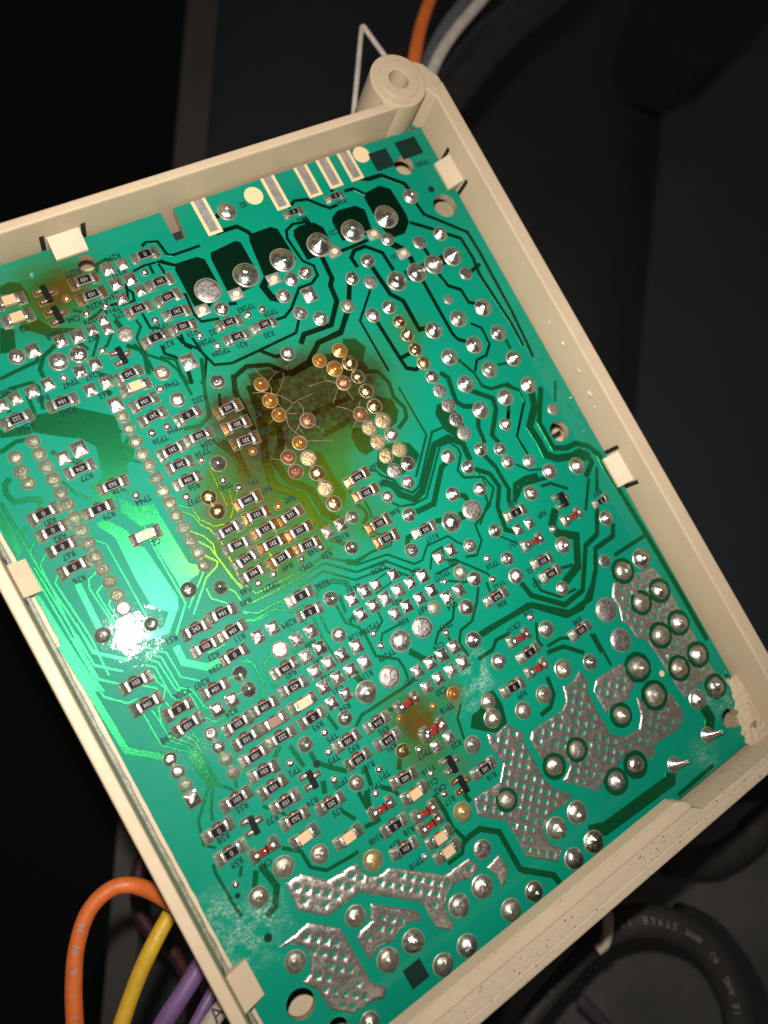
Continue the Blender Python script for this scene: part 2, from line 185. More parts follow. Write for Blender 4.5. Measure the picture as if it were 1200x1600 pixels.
'TR':[(0.43,[(-15.59,61.19),(-14.61,61.64),(-12.63,61.07),(-12.22,58.29),(-11.39,57.81),(-6.09,57.81)]),(0.5,[(-24.9,59.27),(-23.87,60.78),(-22.28,61.06),(-21.66,60.57)]),(0.52,[(-14.51,57.69),(-11.84,55.75)]),(0.5,[(-46.56,48.01),(-43.84,48.3),(-40.29,48.56),(-39.71,49.22)]),(0.58,[(-36.35,50.06),(-39.05,48.93),(-40.45,47.12),(-40.49,45.64)]),(0.36,[(-22.69,49.19),(-22.49,47.84),(-24.02,46.26),(-24.25,43.21),(-21.28,40.35),(-20.49,38.42),(-20.43,33.33)]),(0.33,[(-21.18,49.85),(-21.16,46.97),(-19.69,46.36)]),(0.33,[(-27.32,48.59),(-29.06,46.82),(-30.01,46.6)]),(0.35,[(-29.8,49.31),(-30.08,48.18),(-32.03,45.92)]),(0.33,[(-21.95,55.89),(-20.91,53.88),(-21.33,52.46),(-23.61,52.58),(-23.89,53.17)]),(0.31,[(-19.28,57.41),(-16.87,57.78),(-14.7,57.6)]),(0.34,[(-15.99,57.44),(-16.05,55.84)]),(0.34,[(-14.46,57.18),(-14.26,55.8),(-14.42,54.89)]),(0.77,[(-25.81,50.47),(-25.51,48.78)]),(0.34,[(-21.08,55.87),(-22.31,52.85),(-25.6,53.22)]),(0.38,[(-24.9,45.37),(-24.19,41.61),(-24.25,39.75)]),(0.71,[(-26.23,45.62),(-23.99,43.73),(-25.23,39.55)]),(0.45,[(-20.92,43.37),(-21.1,41.86),(-19.3,40.14)]),(0.4,[(-17.02,43.97),(-17.23,41.81),(-16.5,40.86)]),(0.45,[(-45.97,45.97),(-42.49,45.62),(-41.97,44.49),(-42.96,40.75)]),(0.55,[(-47.54,43.72),(-47.69,42.32)]),(0.51,[(-44.07,43.94),(-44.39,40.51)]),(0.53,[(-32.99,41.72),(-32.03,42.53),(-30.09,40.75)]),(0.58,[(-32.82,39.8),(-32.15,38.89)]),(0.69,[(-33.08,49.45),(-32.22,47.24)]),(0.38,[(-31.28,54.58),(-29.66,53.61)]),(0.35,[(-29.59,52.03),(-27.54,52.75),(-26.44,53.25)]),(0.35,[(-47.93,45.08),(-46.2,45.48)]),(0.37,[(-34.32,32.85),(-33.07,31.97)]),(0.37,[(-35.32,30.29),(-33.3,28.72)]),(0.36,[(-36.05,28.82),(-33.37,26.32)]),(0.72,[(-2.32,58.92),(-1.63,59.01),(1.9,58.91),(3.3,57.21),(3.79,55.66)]),(0.49,[(-13.93,57.63),(-11.8,55.83)]),(0.54,[(12.75,58.99),(14.64,59.9),(17.16,59.37),(18.96,57.5),(20.42,56.28),(22.27,56.34)]),(0.45,[(14.19,55.32),(12.0,55.76),(10.21,55.02),(9.56,53.53),(10.04,48.5),(11.57,46.88),(11.32,44.89),(9.53,43.87),(6.79,43.91),(3.39,40.85),(1.53,39.91),(-0.4,40.03)]),(1.22,[(2.17,47.77),(0.72,46.64),(1.16,44.11),(2.38,43.28)]),(0.89,[(13.98,48.05),(13.6,43.31),(12.58,42.15),(12.21,39.0),(8.82,35.22),(3.15,35.53),(1.69,34.13)]),(0.43,[(3.85,38.62),(1.93,36.38),(-5.88,36.01),(-11.43,35.78),(-14.37,36.72),(-15.5,40.43),(-17.45,42.54),(-17.88,44.65)]),(0.39,[(-22.1,41.66),(-19.93,40.09),(-20.27,37.69),(-19.98,35.34)]),(0.4,[(-13.56,50.64),(-12.8,50.34),(-13.2,46.59),(-12.63,44.73),(-9.52,44.11)]),(0.59,[(-6.66,45.91),(-5.27,45.52)]),(0.65,[(-5.88,36.01),(-3.82,33.8),(-1.38,33.43)]),(0.89,[(12.95,36.28),(9.73,33.12),(4.87,33.12),(1.39,30.56),(-1.94,30.01),(-6.24,30.57)]),(0.85,[(-1.09,61.85),(1.0,62.13)]),(1.09,[(14.68,56.2),(14.91,54.71)]),(0.53,[(23.23,59.95),(22.41,59.15)]),(0.37,[(-15.54,42.7),(-15.07,38.32),(-16.97,35.29),(-18.01,34.47)]),(0.62,[(-18.88,38.04),(-19.49,35.13)]),(0.81,[(28.74,60.24),(30.92,59.14),(33.91,59.05),(37.75,55.71),(37.99,54.14)]),(0.66,[(37.82,51.23),(38.16,48.52),(45.02,41.93),(45.23,36.98),(44.9,23.28),(44.27,15.75),(43.95,13.29)]),(0.65,[(34.35,48.04),(38.13,45.19),(42.93,41.2),(43.14,36.27),(42.59,32.76),(43.4,20.93),(43.28,16.17)]),(0.6,[(24.94,58.46),(27.05,58.27),(28.77,56.41)]),(0.71,[(19.45,43.5),(19.26,45.7),(20.61,46.78),(23.0,46.78),(25.67,44.34),(25.92,40.3)]),(0.85,[(22.17,42.82),(22.75,36.2),(24.49,34.08),(24.46,27.69),(26.86,27.23)]),(0.83,[(16.32,41.2),(14.21,37.85)]),(0.82,[(13.1,36.22),(9.89,33.4),(5.15,33.0)]),(0.36,[(19.5,38.54),(14.38,33.79),(14.5,22.83)]),(0.71,[(17.39,32.73),(17.85,24.15),(20.12,24.22)]),(0.71,[(17.85,24.15),(18.04,21.98),(19.65,20.93),(21.34,21.24)]),(0.67,[(30.46,36.38),(30.41,24.13),(30.82,22.88),(32.98,21.25)]),(0.61,[(34.33,36.33),(34.9,33.37),(37.01,31.62),(37.16,28.63),(39.25,27.42)]),(0.68,[(34.34,42.18),(34.54,39.91)]),(0.41,[(35.13,24.71),(36.83,22.91),(36.62,19.35),(34.72,17.62),(32.29,17.58),(30.74,15.74)]),(0.58,[(16.94,47.63),(19.82,47.61),(24.29,47.73)]),(2.0,[(27.78,38.33),(37.66,38.54)]),(0.62,[(40.41,18.85),(40.28,16.7)]),(1.34,[(28.26,45.54),(30.5,42.89)]),(1.01,[(30.6,41.76),(30.48,39.63)]),(0.7,[(41.24,34.21),(43.91,34.86)]),(0.29,[(-52.78,25.04),(-55.08,23.37),(-54.71,17.78),(-53.31,2.14),(-49.51,-1.34)]),(0.29,[(-52.85,22.21),(-54.64,20.58),(-54.71,17.78)]),(0.29,[(-55.21,18.05),(-54.23,0.27),(-50.96,-2.63)]),(0.29,[(-52.72,19.28),(-54.29,18.12),(-54.32,17.0),(-54.94,-1.7),(-52.24,-4.14)]),(0.29,[(-52.82,15.34),(-53.61,14.49),(-52.78,4.8),(-53.06,-2.1)]),(0.29,[(-55.71,18.32),(-55.01,-2.36),(-54.74,-3.92)]),(0.97,[(-50.81,12.82),(-51.06,5.11)]),(0.25,[(-47.64,13.13),(-49.02,12.72),(-49.59,11.3),(-48.94,4.06)]),(0.25,[(-47.7,10.85),(-48.93,10.23),(-48.61,4.73)]),(0.25,[(-47.66,8.23),(-48.21,7.67),(-47.97,4.94)]),(0.25,[(-45.36,17.74),(-44.21,16.55),(-44.06,3.04)]),(0.28,[(-45.59,28.69),(-44.59,25.84),(-42.47,23.6)]),(0.68,[(-52.27,32.55),(-53.32,31.92),(-53.77,30.42),(-53.3,28.75),(-51.23,28.29),(-49.99,27.66),(-50.02,26.52)]),(1.17,[(-39.91,2.2),(-42.41,-0.21),(-45.7,0.35)]),(0.31,[(-37.7,23.3),(-36.72,21.92)]),(0.31,[(-37.68,16.71),(-38.03,12.72),(-37.79,2.21),(-41.47,-1.62)]),(0.48,[(-55.13,29.66),(-55.0,26.75),(-54.75,20.35)]),(0.59,[(-51.74,36.92),(-48.88,37.6),(-46.54,37.08)]),(0.6,[(-44.9,33.95),(-43.76,31.92),(-41.4,30.19)]),(1.21,[(-10.59,30.86),(-11.31,26.0),(-13.35,20.5),(-14.61,17.59),(-15.56,12.96),(-11.87,9.22),(-11.82,4.08),(-10.59,2.49)]),(1.1,[(-9.51,22.25),(-10.69,18.93),(-13.24,16.61),(-12.75,12.85),(-10.03,9.59),(-9.84,4.67),(-7.84,2.36)]),(0.26,[(-31.24,17.06),(-29.65,15.64),(-29.37,13.37),(-28.46,12.29),(-27.9,11.39),(-25.95,10.85)]),(0.26,[(-31.62,16.33),(-29.98,14.44),(-29.58,12.41),(-28.68,11.33),(-28.02,8.08),(-28.27,0.9),(-27.06,-1.89)]),(0.26,[(-31.63,12.4),(-30.17,10.73),(-29.41,8.81),(-29.83,6.9),(-29.28,2.36),(-28.42,0.07)]),(0.32,[(-31.46,10.49),(-30.12,8.58),(-29.07,1.64),(-28.77,-0.04)]),(0.29,[(-31.44,7.75),(-30.1,5.83),(-30.59,5.18),(-32.94,4.33),(-37.53,-0.01)]),(0.29,[(-33.09,6.82),(-33.03,5.28),(-37.71,1.27)]),(0.27,[(-27.06,-1.89),(-20.4,-2.12),(-13.86,-1.85),(-9.1,-5.65),(-5.78,-5.16),(-2.04,-5.83),(-0.47,-4.36)]),(0.26,[(-30.62,0.96),(-29.95,-0.01),(-29.78,-1.92),(-28.52,-2.91),(-24.34,-3.07),(-14.16,-2.96),(-9.87,-7.0),(-3.88,-7.78)]),(0.26,[(-33.8,2.7),(-33.86,0.93),(-31.97,-1.01)]),(0.27,[(-20.36,-4.32),(-19.12,-4.37),(-15.09,-4.04),(-10.83,-8.07),(-4.61,-9.01),(-1.26,-12.76)]),(0.26,[(-30.43,-3.67),(-28.35,-4.83),(-24.41,-4.88),(-23.01,-6.27)]),(0.22,[(-17.84,-6.63),(-17.06,-5.8),(-14.28,-6.05),(-12.23,-7.63),(-12.52,-9.85)]),(0.29,[(-3.75,7.45),(-3.82,2.91),(-2.9,2.13),(-3.11,0.6),(-4.92,-0.75),(-4.33,-2.68),(-3.16,-3.61)]),(0.44,[(-23.51,9.75),(-22.05,9.63)]),(0.39,[(-18.2,9.86),(-16.77,9.61)]),(0.44,[(-19.01,8.38),(-18.99,5.56)]),(0.32,[(-24.79,11.33),(-23.53,12.55),(-22.68,15.86)]),(0.33,[(-22.38,14.15),(-21.23,15.14)]),(0.44,[(-21.8,3.28),(-21.83,2.37)]),(0.57,[(-12.46,4.09),(-12.69,4.84)]),(0.57,[(-11.33,0.31),(-9.2,-1.76)]),(0.28,[(-16.84,-0.28),(-16.06,0.26)]),(0.27,[(-23.82,1.26),(-21.76,1.09)]),(0.27,[(-22.17,-0.24),(-21.41,0.59)]),(0.55,[(-24.41,28.54),(-21.74,27.93),(-19.48,28.78),(-18.06,33.22),(-15.83,38.64)]),(0.45,[(-16.1,31.7),(-17.35,28.76)]),(0.86,[(-12.16,33.82),(-13.45,30.84),(-13.43,27.93),(-13.94,21.74)]),(0.74,[(-12.84,33.15),(-9.4,34.24),(-5.61,32.92),(-2.78,29.71),(2.48,30.09)]),(0.38,[(-23.85,20.48),(-24.12,16.57),(-24.23,13.52)]),(0.39,[(-17.12,11.84),(-15.55,10.1),(-13.55,9.1)]),(0.33,[(-19.44,16.77),(-20.59,15.76)]),(0.28,[(-20.78,24.02),(-19.27,21.1),(-19.55,17.13)]),(0.28,[(-20.16,24.04),(-18.65,21.11),(-18.95,16.53)]),(0.28,[(-19.53,24.06),(-18.02,21.13),(-18.48,15.67)]),(0.28,[(-13.31,-0.88),(-11.52,-1.18)]),(0.45,[(-14.66,-9.0),(-15.16,-12.17)]),(0.88,[(-6.01,20.3),(-1.9,21.7),(5.45,21.38)]),(0.89,[(-3.05,17.28),(2.61,17.64)]),(0.35,[(14.62,19.32),(14.83,8.9),(8.85,2.92)]),(0.91,[(23.81,18.41),(24.81,16.91),(23.78,12.08),(24.78,10.57),(26.61,9.74)]),(0.93,[(27.72,12.79),(31.18,9.45),(30.58,7.22),(27.03,3.18),(27.55,1.17)]),(0.85,[(26.49,7.67),(25.29,5.75),(24.8,2.47)]),(0.84,[(23.32,0.72),(24.24,-2.17),(24.42,-7.5),(23.07,-9.61)]),(0.57,[(28.63,19.33),(30.25,15.59),(30.41,12.66),(31.93,11.26),(34.9,10.84),(37.46,8.44)]),(0.34,[(36.66,5.9),(31.65,0.66),(31.94,-2.69),(31.88,-3.73)]),(0.67,[(33.79,7.19),(31.86,4.49)]),(0.38,[(18.71,8.81),(16.17,8.96),(8.47,1.08),(6.73,0.6),(4.98,2.47),(4.65,4.31),(2.91,6.16),(2.55,7.33),(1.19,7.99)]),(1.15,[(20.26,0.8),(20.61,4.45),(18.53,6.65),(15.31,6.61),(8.56,0.03),(6.39,-0.57),(4.37,1.44),(3.92,3.67),(2.23,5.0)]),(0.32,[(19.22,4.07),(18.33,5.7),(16.24,6.0),(8.64,-1.36),(5.93,-1.34),(3.23,-0.48),(2.25,0.84)]),(0.95,[(16.15,2.77),(14.35,2.28),(9.28,-3.02),(5.44,-2.76)]),(0.35,[(19.22,4.07),(19.15,2.72),(16.92,0.34),(17.36,-1.42),(20.97,-3.02),(21.74,-5.82),(19.17,-8.35),(14.6,-10.13),(14.15,-13.29),(11.86,-15.13),(9.73,-14.34)]),(0.83,[(19.81,-0.55),(22.5,-3.07),(22.95,-6.08),(20.48,-9.35),(19.64,-13.75),(21.68,-15.49)]),(0.35,[(19.44,-6.07),(19.21,-7.67),(15.47,-10.57)]),(0.25,[(17.82,-14.17),(20.09,-16.73)]),(0.88,[(14.49,-3.6),(15.63,-4.51),(15.71,-5.92)]),(1.55,[(12.54,-7.38),(14.29,-7.59)]),(0.85,[(7.21,-5.83),(9.76,-6.46)]),(0.84,[(3.73,-6.2),(1.65,-6.11),(0.77,-7.3)]),(0.28,[(-11.44,-5.68),(-9.87,-7.0),(-4.03,-8.03),(-0.67,-11.77),(0.52,-12.74)]),(0.28,[(-10.88,-4.7),(-9.24,-5.9),(-3.37,-6.92),(0.26,-10.8),(1.98,-10.9),(4.16,-9.07),(8.68,-9.43),(9.73,-11.32),(10.91,-12.44)]),(0.3,[(2.44,-13.11),(4.22,-10.76),(6.48,-10.62),(5.8,-12.92),(7.74,-13.95),(11.82,-18.81),(12.2,-20.02)]),(0.28,[(-10.6,-4.21),(-9.14,-5.15),(-4.44,-5.22),(-1.6,-5.08)]),(0.29,[(-3.76,4.19),(-3.17,2.26),(-3.23,0.98),(-4.48,-0.0),(-4.42,-1.66),(-2.6,-3.25)]),(0.3,[(-2.17,3.39),(-2.26,1.47),(-2.59,0.01)]),(0.91,[(24.44,-9.95),(26.14,-7.3),(28.66,-7.13),(31.48,-7.81)]),(0.3,[(28.37,-3.82),(30.45,-6.24),(33.44,-7.34)]),(0.68,[(10.46,12.31),(13.0,13.52),(13.68,15.27),(12.79,18.08),(13.37,20.91),(12.48,23.71),(9.91,24.83)]),(0.27,[(4.37,-16.46),(6.97,-18.19),(8.94,-18.6)]),(0.27,[(2.8,-14.29),(7.71,-14.6)]),(0.41,[(39.46,14.12),(35.87,14.94)]),(0.29,[(20.32,-0.97),(20.57,-4.9)]),(1.45,[(39.72,7.43),(38.54,4.32),(35.23,1.13),(35.52,-2.24),(35.36,-5.04),(37.14,-6.79),(40.64,-7.93)]),(1.04,[(42.05,7.12),(37.69,1.08),(37.68,-4.7),(40.26,-5.93),(42.77,-6.03),(45.03,-7.83),(46.08,-10.17),(45.9,-13.02),(46.62,-28.76),(46.86,-41.26),(46.81,-52.83)]),(0.39,[(45.78,6.95),(43.33,3.24)]),(0.7,[(46.62,-28.76),(37.72,-28.79)]),(0.56,[(30.88,-10.0),(33.1,-10.38),(35.95,-13.04)]),(0.74,[(33.5,-9.15),(27.36,-7.9),(25.08,-9.57)]),(0.63,[(44.25,-12.22),(41.46,-16.32)]),(0.55,[(41.31,-13.34),(37.03,-18.42)]),(0.95,[(39.63,-19.01),(36.56,-23.54),(33.11,-24.23),(27.63,-31.13),(22.8,-31.59),(17.61,-26.68),(17.02,-23.64)]),(0.96,[(41.04,-23.34),(39.57,-25.46),(34.63,-25.74),(32.17,-29.38),(28.29,-33.24),(22.85,-33.34),(16.64,-28.18),(6.23,-27.71),(3.98,-27.75)]),(1.52,[(31.23,-15.13),(28.87,-17.45),(28.93,-19.24),(32.29,-21.68),(29.29,-26.79),(25.15,-28.05)]),(0.44,[(19.7,-24.07),(19.85,-26.89),(22.74,-29.84),(26.58,-30.21)]),(1.03,[(40.82,-7.65),(43.62,-8.63),(43.82,-10.91),(40.84,-12.75)]),(0.37,[(35.49,11.13),(37.14,8.58),(37.16,6.03),(31.65,0.66),(31.72,-3.65)]),(0.6,[(32.91,5.8),(31.53,4.28)]),(0.39,[(27.3,-22.94),(28.93,-19.24)]),(0.52,[(24.69,-25.03),(28.54,-26.04)]),(0.29,[(-53.64,7.27),(-53.57,2.14),(-49.83,-1.44)]),(0.29,[(-54.4,5.72),(-54.18,0.38),(-50.96,-2.63)]),(0.29,[(-55.02,5.51),(-54.54,-1.93),(-52.24,-4.14)]),(0.28,[(-55.87,3.75),(-55.12,-4.67),(-52.53,-7.35),(-50.98,-7.43)]),(1.04,[(-57.04,5.54),(-56.69,1.01),(-55.9,-13.53),(-51.56,-17.5)]),(0.25,[(-46.38,-0.99),(-44.03,-3.36),(-43.83,-7.81),(-41.55,-9.88)]),(0.25,[(-46.72,-1.66),(-45.01,-3.66),(-44.84,-9.23),(-43.26,-10.46),(-42.82,-13.91),(-42.02,-14.53)]),(0.25,[(-47.17,-2.55),(-45.77,-4.08),(-45.38,-9.2),(-43.91,-10.65),(-43.72,-15.09),(-42.36,-16.79),(-39.28,-16.91)]),(0.24,[(-47.62,-3.44),(-46.53,-4.5),(-46.46,-9.7),(-45.81,-11.1)]),(0.24,[(-47.7,-4.67),(-47.21,-5.83),(-47.33,-6.61),(-46.63,-8.17),(-47.73,-9.52),(-47.36,-11.45)]),(0.24,[(-49.48,-6.05),(-47.78,-7.49),(-47.73,-9.52),(-49.02,-10.45),(-49.61,-12.65),(-49.59,-15.77),(-47.76,-18.04),(-47.31,-24.57)]),(1.15,[(-42.28,-3.2),(-42.36,-6.06),(-39.47,-8.62),(-36.4,-8.79)]),(0.29,[(-51.3,-9.64),(-51.15,-15.65),(-48.45,-18.32),(-47.85,-25.07)]),(0.24,[(-49.96,-10.17),(-49.78,-11.41),(-49.65,-14.32),(-49.16,-15.47),(-47.12,-17.87),(-46.78,-24.62)]),(0.24,[(-46.33,-16.36),(-45.96,-18.3),(-44.66,-19.54)]),(0.22,[(-48.0,-15.34),(-46.48,-17.7),(-46.46,-20.84),(-46.48,-25.1)]),(0.29,[(-48.17,-25.15),(-51.59,-28.53),(-52.61,-32.03),(-51.21,-33.53)]),(0.29,[(-47.44,-25.34),(-49.2,-28.15),(-49.76,-29.74)]),(0.29,[(-46.8,-25.18),(-45.25,-27.02),(-44.75,-28.2)]),(0.26,[(-34.35,-10.42),(-32.9,-11.56),(-33.02,-15.36),(-34.47,-17.46)]),(0.31,[(-37.45,-11.86),(-36.67,-12.02)]),(0.3,[(-37.54,-14.74),(-36.54,-15.04)]),(0.26,[(-34.75,-5.14),(-35.59,-6.73),(-38.4,-6.6)]),(0.26,[(-30.59,-5.09),(-29.21,-5.86),(-26.85,-5.97)]),(0.3,[(-43.94,-26.15),(-44.41,-27.56)]),(0.22,[(-18.38,-7.58),(-17.46,-6.52),(-14.56,-6.53),(-12.69,-7.86),(-13.02,-9.58)]),(0.24,[(-30.3,-3.44),(-28.41,-4.94),(-24.11,-4.89),(-22.66,-6.76)]),(0.24,[(-31.05,-4.83),(-29.32,-5.5),(-25.46,-5.67),(-23.35,-7.46),(-20.61,-7.59)]),(0.25,[(-20.46,-10.15),(-20.86,-14.25),(-20.3,-18.88)]),(0.25,[(-19.23,-10.22),(-19.47,-13.49),(-18.77,-14.51)]),(0.24,[(-22.06,-10.18),(-22.1,-11.39)]),(0.36,[(-15.97,-10.16),(-15.98,-13.59),(-14.41,-15.42),(-13.96,-16.93),(-14.13,-21.21),(-10.9,-23.71),(-10.72,-25.71),(-11.05,-27.4)]),(0.24,[(-26.53,-13.74),(-25.68,-13.32),(-22.32,-14.03)]),(0.26,[(-10.0,-14.73),(-10.08,-16.59),(-12.07,-17.68)]),(0.26,[(-7.55,-18.65),(-11.2,-18.49),(-12.28,-19.77)]),(0.97,[(-8.42,-23.56),(-6.44,-26.62)]),(0.45,[(-9.0,-27.98),(-12.63,-28.35),(-21.28,-28.42),(-23.27,-29.65)]),(0.48,[(-26.34,-25.05),(-25.98,-28.28)]),(0.67,[(-31.64,-28.96),(-31.7,-30.7),(-29.69,-33.16),(-27.88,-34.9)]),(0.56,[(-35.41,-25.44),(-37.82,-27.14)]),(0.56,[(-34.07,-26.27),(-33.64,-30.37)]),(0.26,[(-29.42,-11.78),(-31.43,-12.71),(-31.8,-16.68),(-30.78,-17.58)]),(0.23,[(-33.55,-10.58),(-33.02,-11.79),(-32.91,-15.42),(-34.33,-16.95)]),(0.64,[(-24.94,-35.86),(-25.54,-39.09)]),(0.58,[(-27.9,-38.77),(-27.89,-42.04)]),(0.65,[(-19.06,-38.04),(-20.23,-39.45)]),(0.55,[(-15.27,-30.52),(-17.63,-30.02)]),(0.98,[(-18.94,-22.14),(-18.28,-24.38)]),(0.53,[(-24.26,-40.21),(-22.29,-42.38)]),(0.24,[(-28.24,-8.52),(-25.85,-8.05),(-24.37,-10.41)]),(0.78,[(4.95,-27.97),(16.06,-27.86),(21.93,-33.51),(25.75,-33.92),(30.63,-31.02)]),(0.43,[(9.0,-20.3),(7.33,-22.38),(4.67,-24.86),(1.87,-25.25),(0.41,-27.02),(0.83,-29.86)]),(0.36,[(3.49,-20.26),(1.57,-22.79),(-2.01,-23.38),(-3.7,-24.99)]),(0.35,[(-0.86,-25.0),(-0.8,-26.65)]),(0.61,[(9.8,-30.4),(6.96,-30.11),(5.49,-31.24),(2.14,-31.27)]),(0.74,[(14.69,-37.2),(18.22,-37.88),(21.37,-41.05)]),(0.5,[(15.33,-36.23),(18.45,-36.32),(20.87,-37.53)]),(0.78,[(7.47,-45.87),(9.9,-45.69),(11.71,-44.13),(12.31,-40.83)]),(0.44,[(15.73,-31.4),(14.25,-34.27),(14.47,-35.73)]),(0.58,[(-3.38,-26.79),(-5.92,-26.92)]),(0.53,[(-1.03,-28.78),(-0.41,-30.11)]),(0.35,[(-4.87,-36.15),(-6.67,-37.92),(-7.48,-41.53)]),(0.51,[(24.56,-38.76),(24.63,-42.93)]),(0.49,[(10.5,-22.12),(10.88,-20.31)]),(0.57,[(-8.28,-23.33),(-6.7,-26.47)]),(0.48,[(25.16,-39.1),(25.09,-45.94)]),(2.07,[(38.46,-62.91),(38.47,-65.38),(36.73,-67.12)]),(0.96,[(24.33,-37.26),(22.04,-37.0)]),(0.62,[(46.32,-60.47),(47.88,-62.83)]),(2.23,[(24.9,-68.7),(24.06,-69.86),(7.6,-69.1),(4.58,-67.74)]),(0.66,[(33.96,-72.72),(24.05,-72.9)]),(0.95,[(-9.32,-65.97),(-5.16,-69.75),(-4.84,-71.53)]),(0.87,[(-16.79,-56.01),(-15.14,-55.58),(-12.74,-55.64),(-10.02,-58.06),(-9.94,-65.24),(-8.95,-66.53)]),(0.59,[(-20.54,-57.12),(-17.46,-57.08),(-16.01,-55.31),(-16.67,-53.04)]),(0.71,[(-17.03,-46.38),(-16.66,-49.68),(-16.91,-52.87)]),(0.47,[(-27.46,-39.65),(-27.89,-42.04)]),(0.72,[(-12.22,-49.18),(-11.9,-50.93)]),(0.49,[(-19.06,-38.04),(-19.99,-39.6)]),(0.62,[(-29.72,-44.1),(-26.8,-44.54)]),(0.53,[(-24.03,-40.36),(-22.5,-41.63),(-22.31,-42.97)]),(0.92,[(-46.68,-39.66),(-46.05,-43.75),(-47.6,-46.04),(-49.39,-46.73)]),(0.38,[(-52.7,-35.3),(-52.94,-36.79),(-52.77,-42.15),(-52.63,-44.46)]),(0.49,[(-42.7,-39.23),(-40.37,-41.37),(-40.24,-44.32),(-38.32,-46.21),(-33.73,-46.71),(-32.47,-46.68)]),(0.72,[(-47.63,-39.86),(-49.05,-41.96)]),(0.52,[(-31.66,-39.88),(-30.47,-42.14)]),(0.38,[(-49.15,-37.98),(-50.12,-39.27)]),(0.77,[(-32.04,-34.03),(-32.79,-35.91)]),(0.4,[(-39.65,-35.82),(-40.36,-33.91),(-42.27,-32.09)]),(0.79,[(-26.62,-39.29),(-27.94,-43.21)])],
'CU':[[(-11.91,56.2),(-7.64,56.06),(-6.54,55.15),(-6.52,49.17),(-7.51,47.9),(-10.08,46.63),(-12.45,47.75),(-12.35,55.06)],[(-5.03,55.91),(0.26,56.45),(1.07,55.82),(1.12,49.19),(-0.77,47.23),(-5.82,46.9),(-5.48,54.75)],[(3.21,56.73),(7.71,56.69),(8.8,55.88),(9.14,49.36),(7.85,47.96),(1.77,48.26),(2.65,55.4)],[(11.5,54.55),(13.0,55.05),(15.95,54.69),(17.22,53.17),(17.2,49.65),(15.77,48.07),(10.98,48.32),(10.94,53.54)],[(19.86,54.34),(21.67,55.3),(25.54,55.01),(26.96,53.6),(26.18,49.37),(24.89,48.76),(19.38,49.37),(19.44,53.6)],[(28.55,56.67),(32.43,57.16),(34.3,55.78),(34.61,49.78),(34.25,48.08),(32.14,46.28),(28.78,46.43),(28.41,48.37),(28.1,51.38),(28.11,55.91)],[(-39.76,62.59),(-38.06,62.83),(-36.6,61.96),(-36.44,60.05),(-36.84,58.06),(-37.68,60.24),(-40.36,61.3)],[(-42.85,55.97),(-40.99,54.9),(-42.43,51.29),(-44.72,51.96)],[(-37.76,57.82),(-36.61,54.6),(-35.51,52.93),(-32.31,51.6),(-31.93,48.97),(-33.56,49.04),(-33.83,51.31),(-36.64,51.71),(-40.21,54.88)],[(-45.15,40.57),(-38.39,39.12),(-33.43,35.19),(-33.86,32.64),(-36.04,25.5),(-39.59,27.23),(-38.45,31.77),(-40.06,34.03),(-42.56,35.51),(-46.09,38.05)],[(-50.74,39.06),(-47.16,37.96),(-46.2,37.8),(-45.84,39.11),(-48.82,39.91),(-50.18,40.25)],[(-44.21,20.07),(-42.67,20.46),(-40.35,16.9),(-40.76,14.45),(-39.35,13.41),(-38.42,3.73),(-39.26,1.84),(-40.45,1.97),(-42.6,4.28),(-42.78,9.35),(-42.56,16.87)],[(-39.18,22.55),(-37.02,19.67),(-34.7,19.25),(-34.71,17.0),(-34.33,7.78),(-32.93,6.58),(-33.83,5.41),(-35.32,5.32),(-37.42,3.48),(-37.32,6.4),(-37.8,12.9),(-35.93,14.62),(-36.16,16.38),(-38.24,16.7),(-39.81,20.19)],[(-39.83,26.75),(-33.09,31.37),(-33.67,27.98),(-37.06,25.69),(-39.52,22.42),(-41.72,22.93),(-42.4,25.94)],[(-56.89,14.15),(-56.42,13.67),(-55.92,5.75),(-55.47,-0.68),(-55.44,-3.5),(-56.78,-2.71),(-56.85,4.88)],[(-55.67,28.51),(-55.43,25.83),(-55.65,21.11),(-56.57,20.75),(-56.49,24.1),(-56.74,26.22)],[(-7.25,16.32),(-4.92,14.56),(-4.94,10.97),(-4.63,5.93),(-6.03,4.36),(-8.98,5.04),(-8.65,14.4)],[(3.91,30.82),(10.71,29.28),(11.08,25.01),(9.56,23.62),(4.28,26.61)],[(-9.86,32.81),(-5.9,32.39),(-5.19,30.11),(-8.47,21.77),(-12.45,20.4),(-10.89,26.78)],[(2.39,16.06),(4.74,15.31),(4.68,10.98),(2.35,10.59),(1.37,11.89),(1.5,14.81)],[(4.5,10.06),(6.37,10.85),(9.48,10.05),(11.02,8.98),(11.67,6.29),(10.1,5.01),(6.49,4.41),(4.33,4.96),(2.99,7.78)],[(19.85,13.16),(21.67,13.03),(23.16,9.2),(22.34,5.38),(20.21,5.68),(18.68,8.13),(18.56,11.66)],[(9.73,19.62),(12.26,17.8),(12.21,15.26),(10.81,13.51),(9.12,13.1),(7.74,15.6)],[(9.38,31.9),(11.74,31.08),(12.73,28.77),(10.86,26.47),(9.13,26.54),(7.94,28.76)],[(40.35,-7.07),(42.87,-7.17),(44.61,-9.1),(43.35,-10.32),(40.09,-8.75)],[(-48.19,-18.34),(-46.85,-19.46),(-46.59,-25.31),(-48.28,-25.36)],[(-0.32,-36.95),(1.73,-37.2),(2.0,-40.28),(1.02,-43.57),(-1.72,-43.82),(-3.41,-42.46),(-5.46,-40.56),(-4.05,-38.88),(-2.16,-38.74)]],
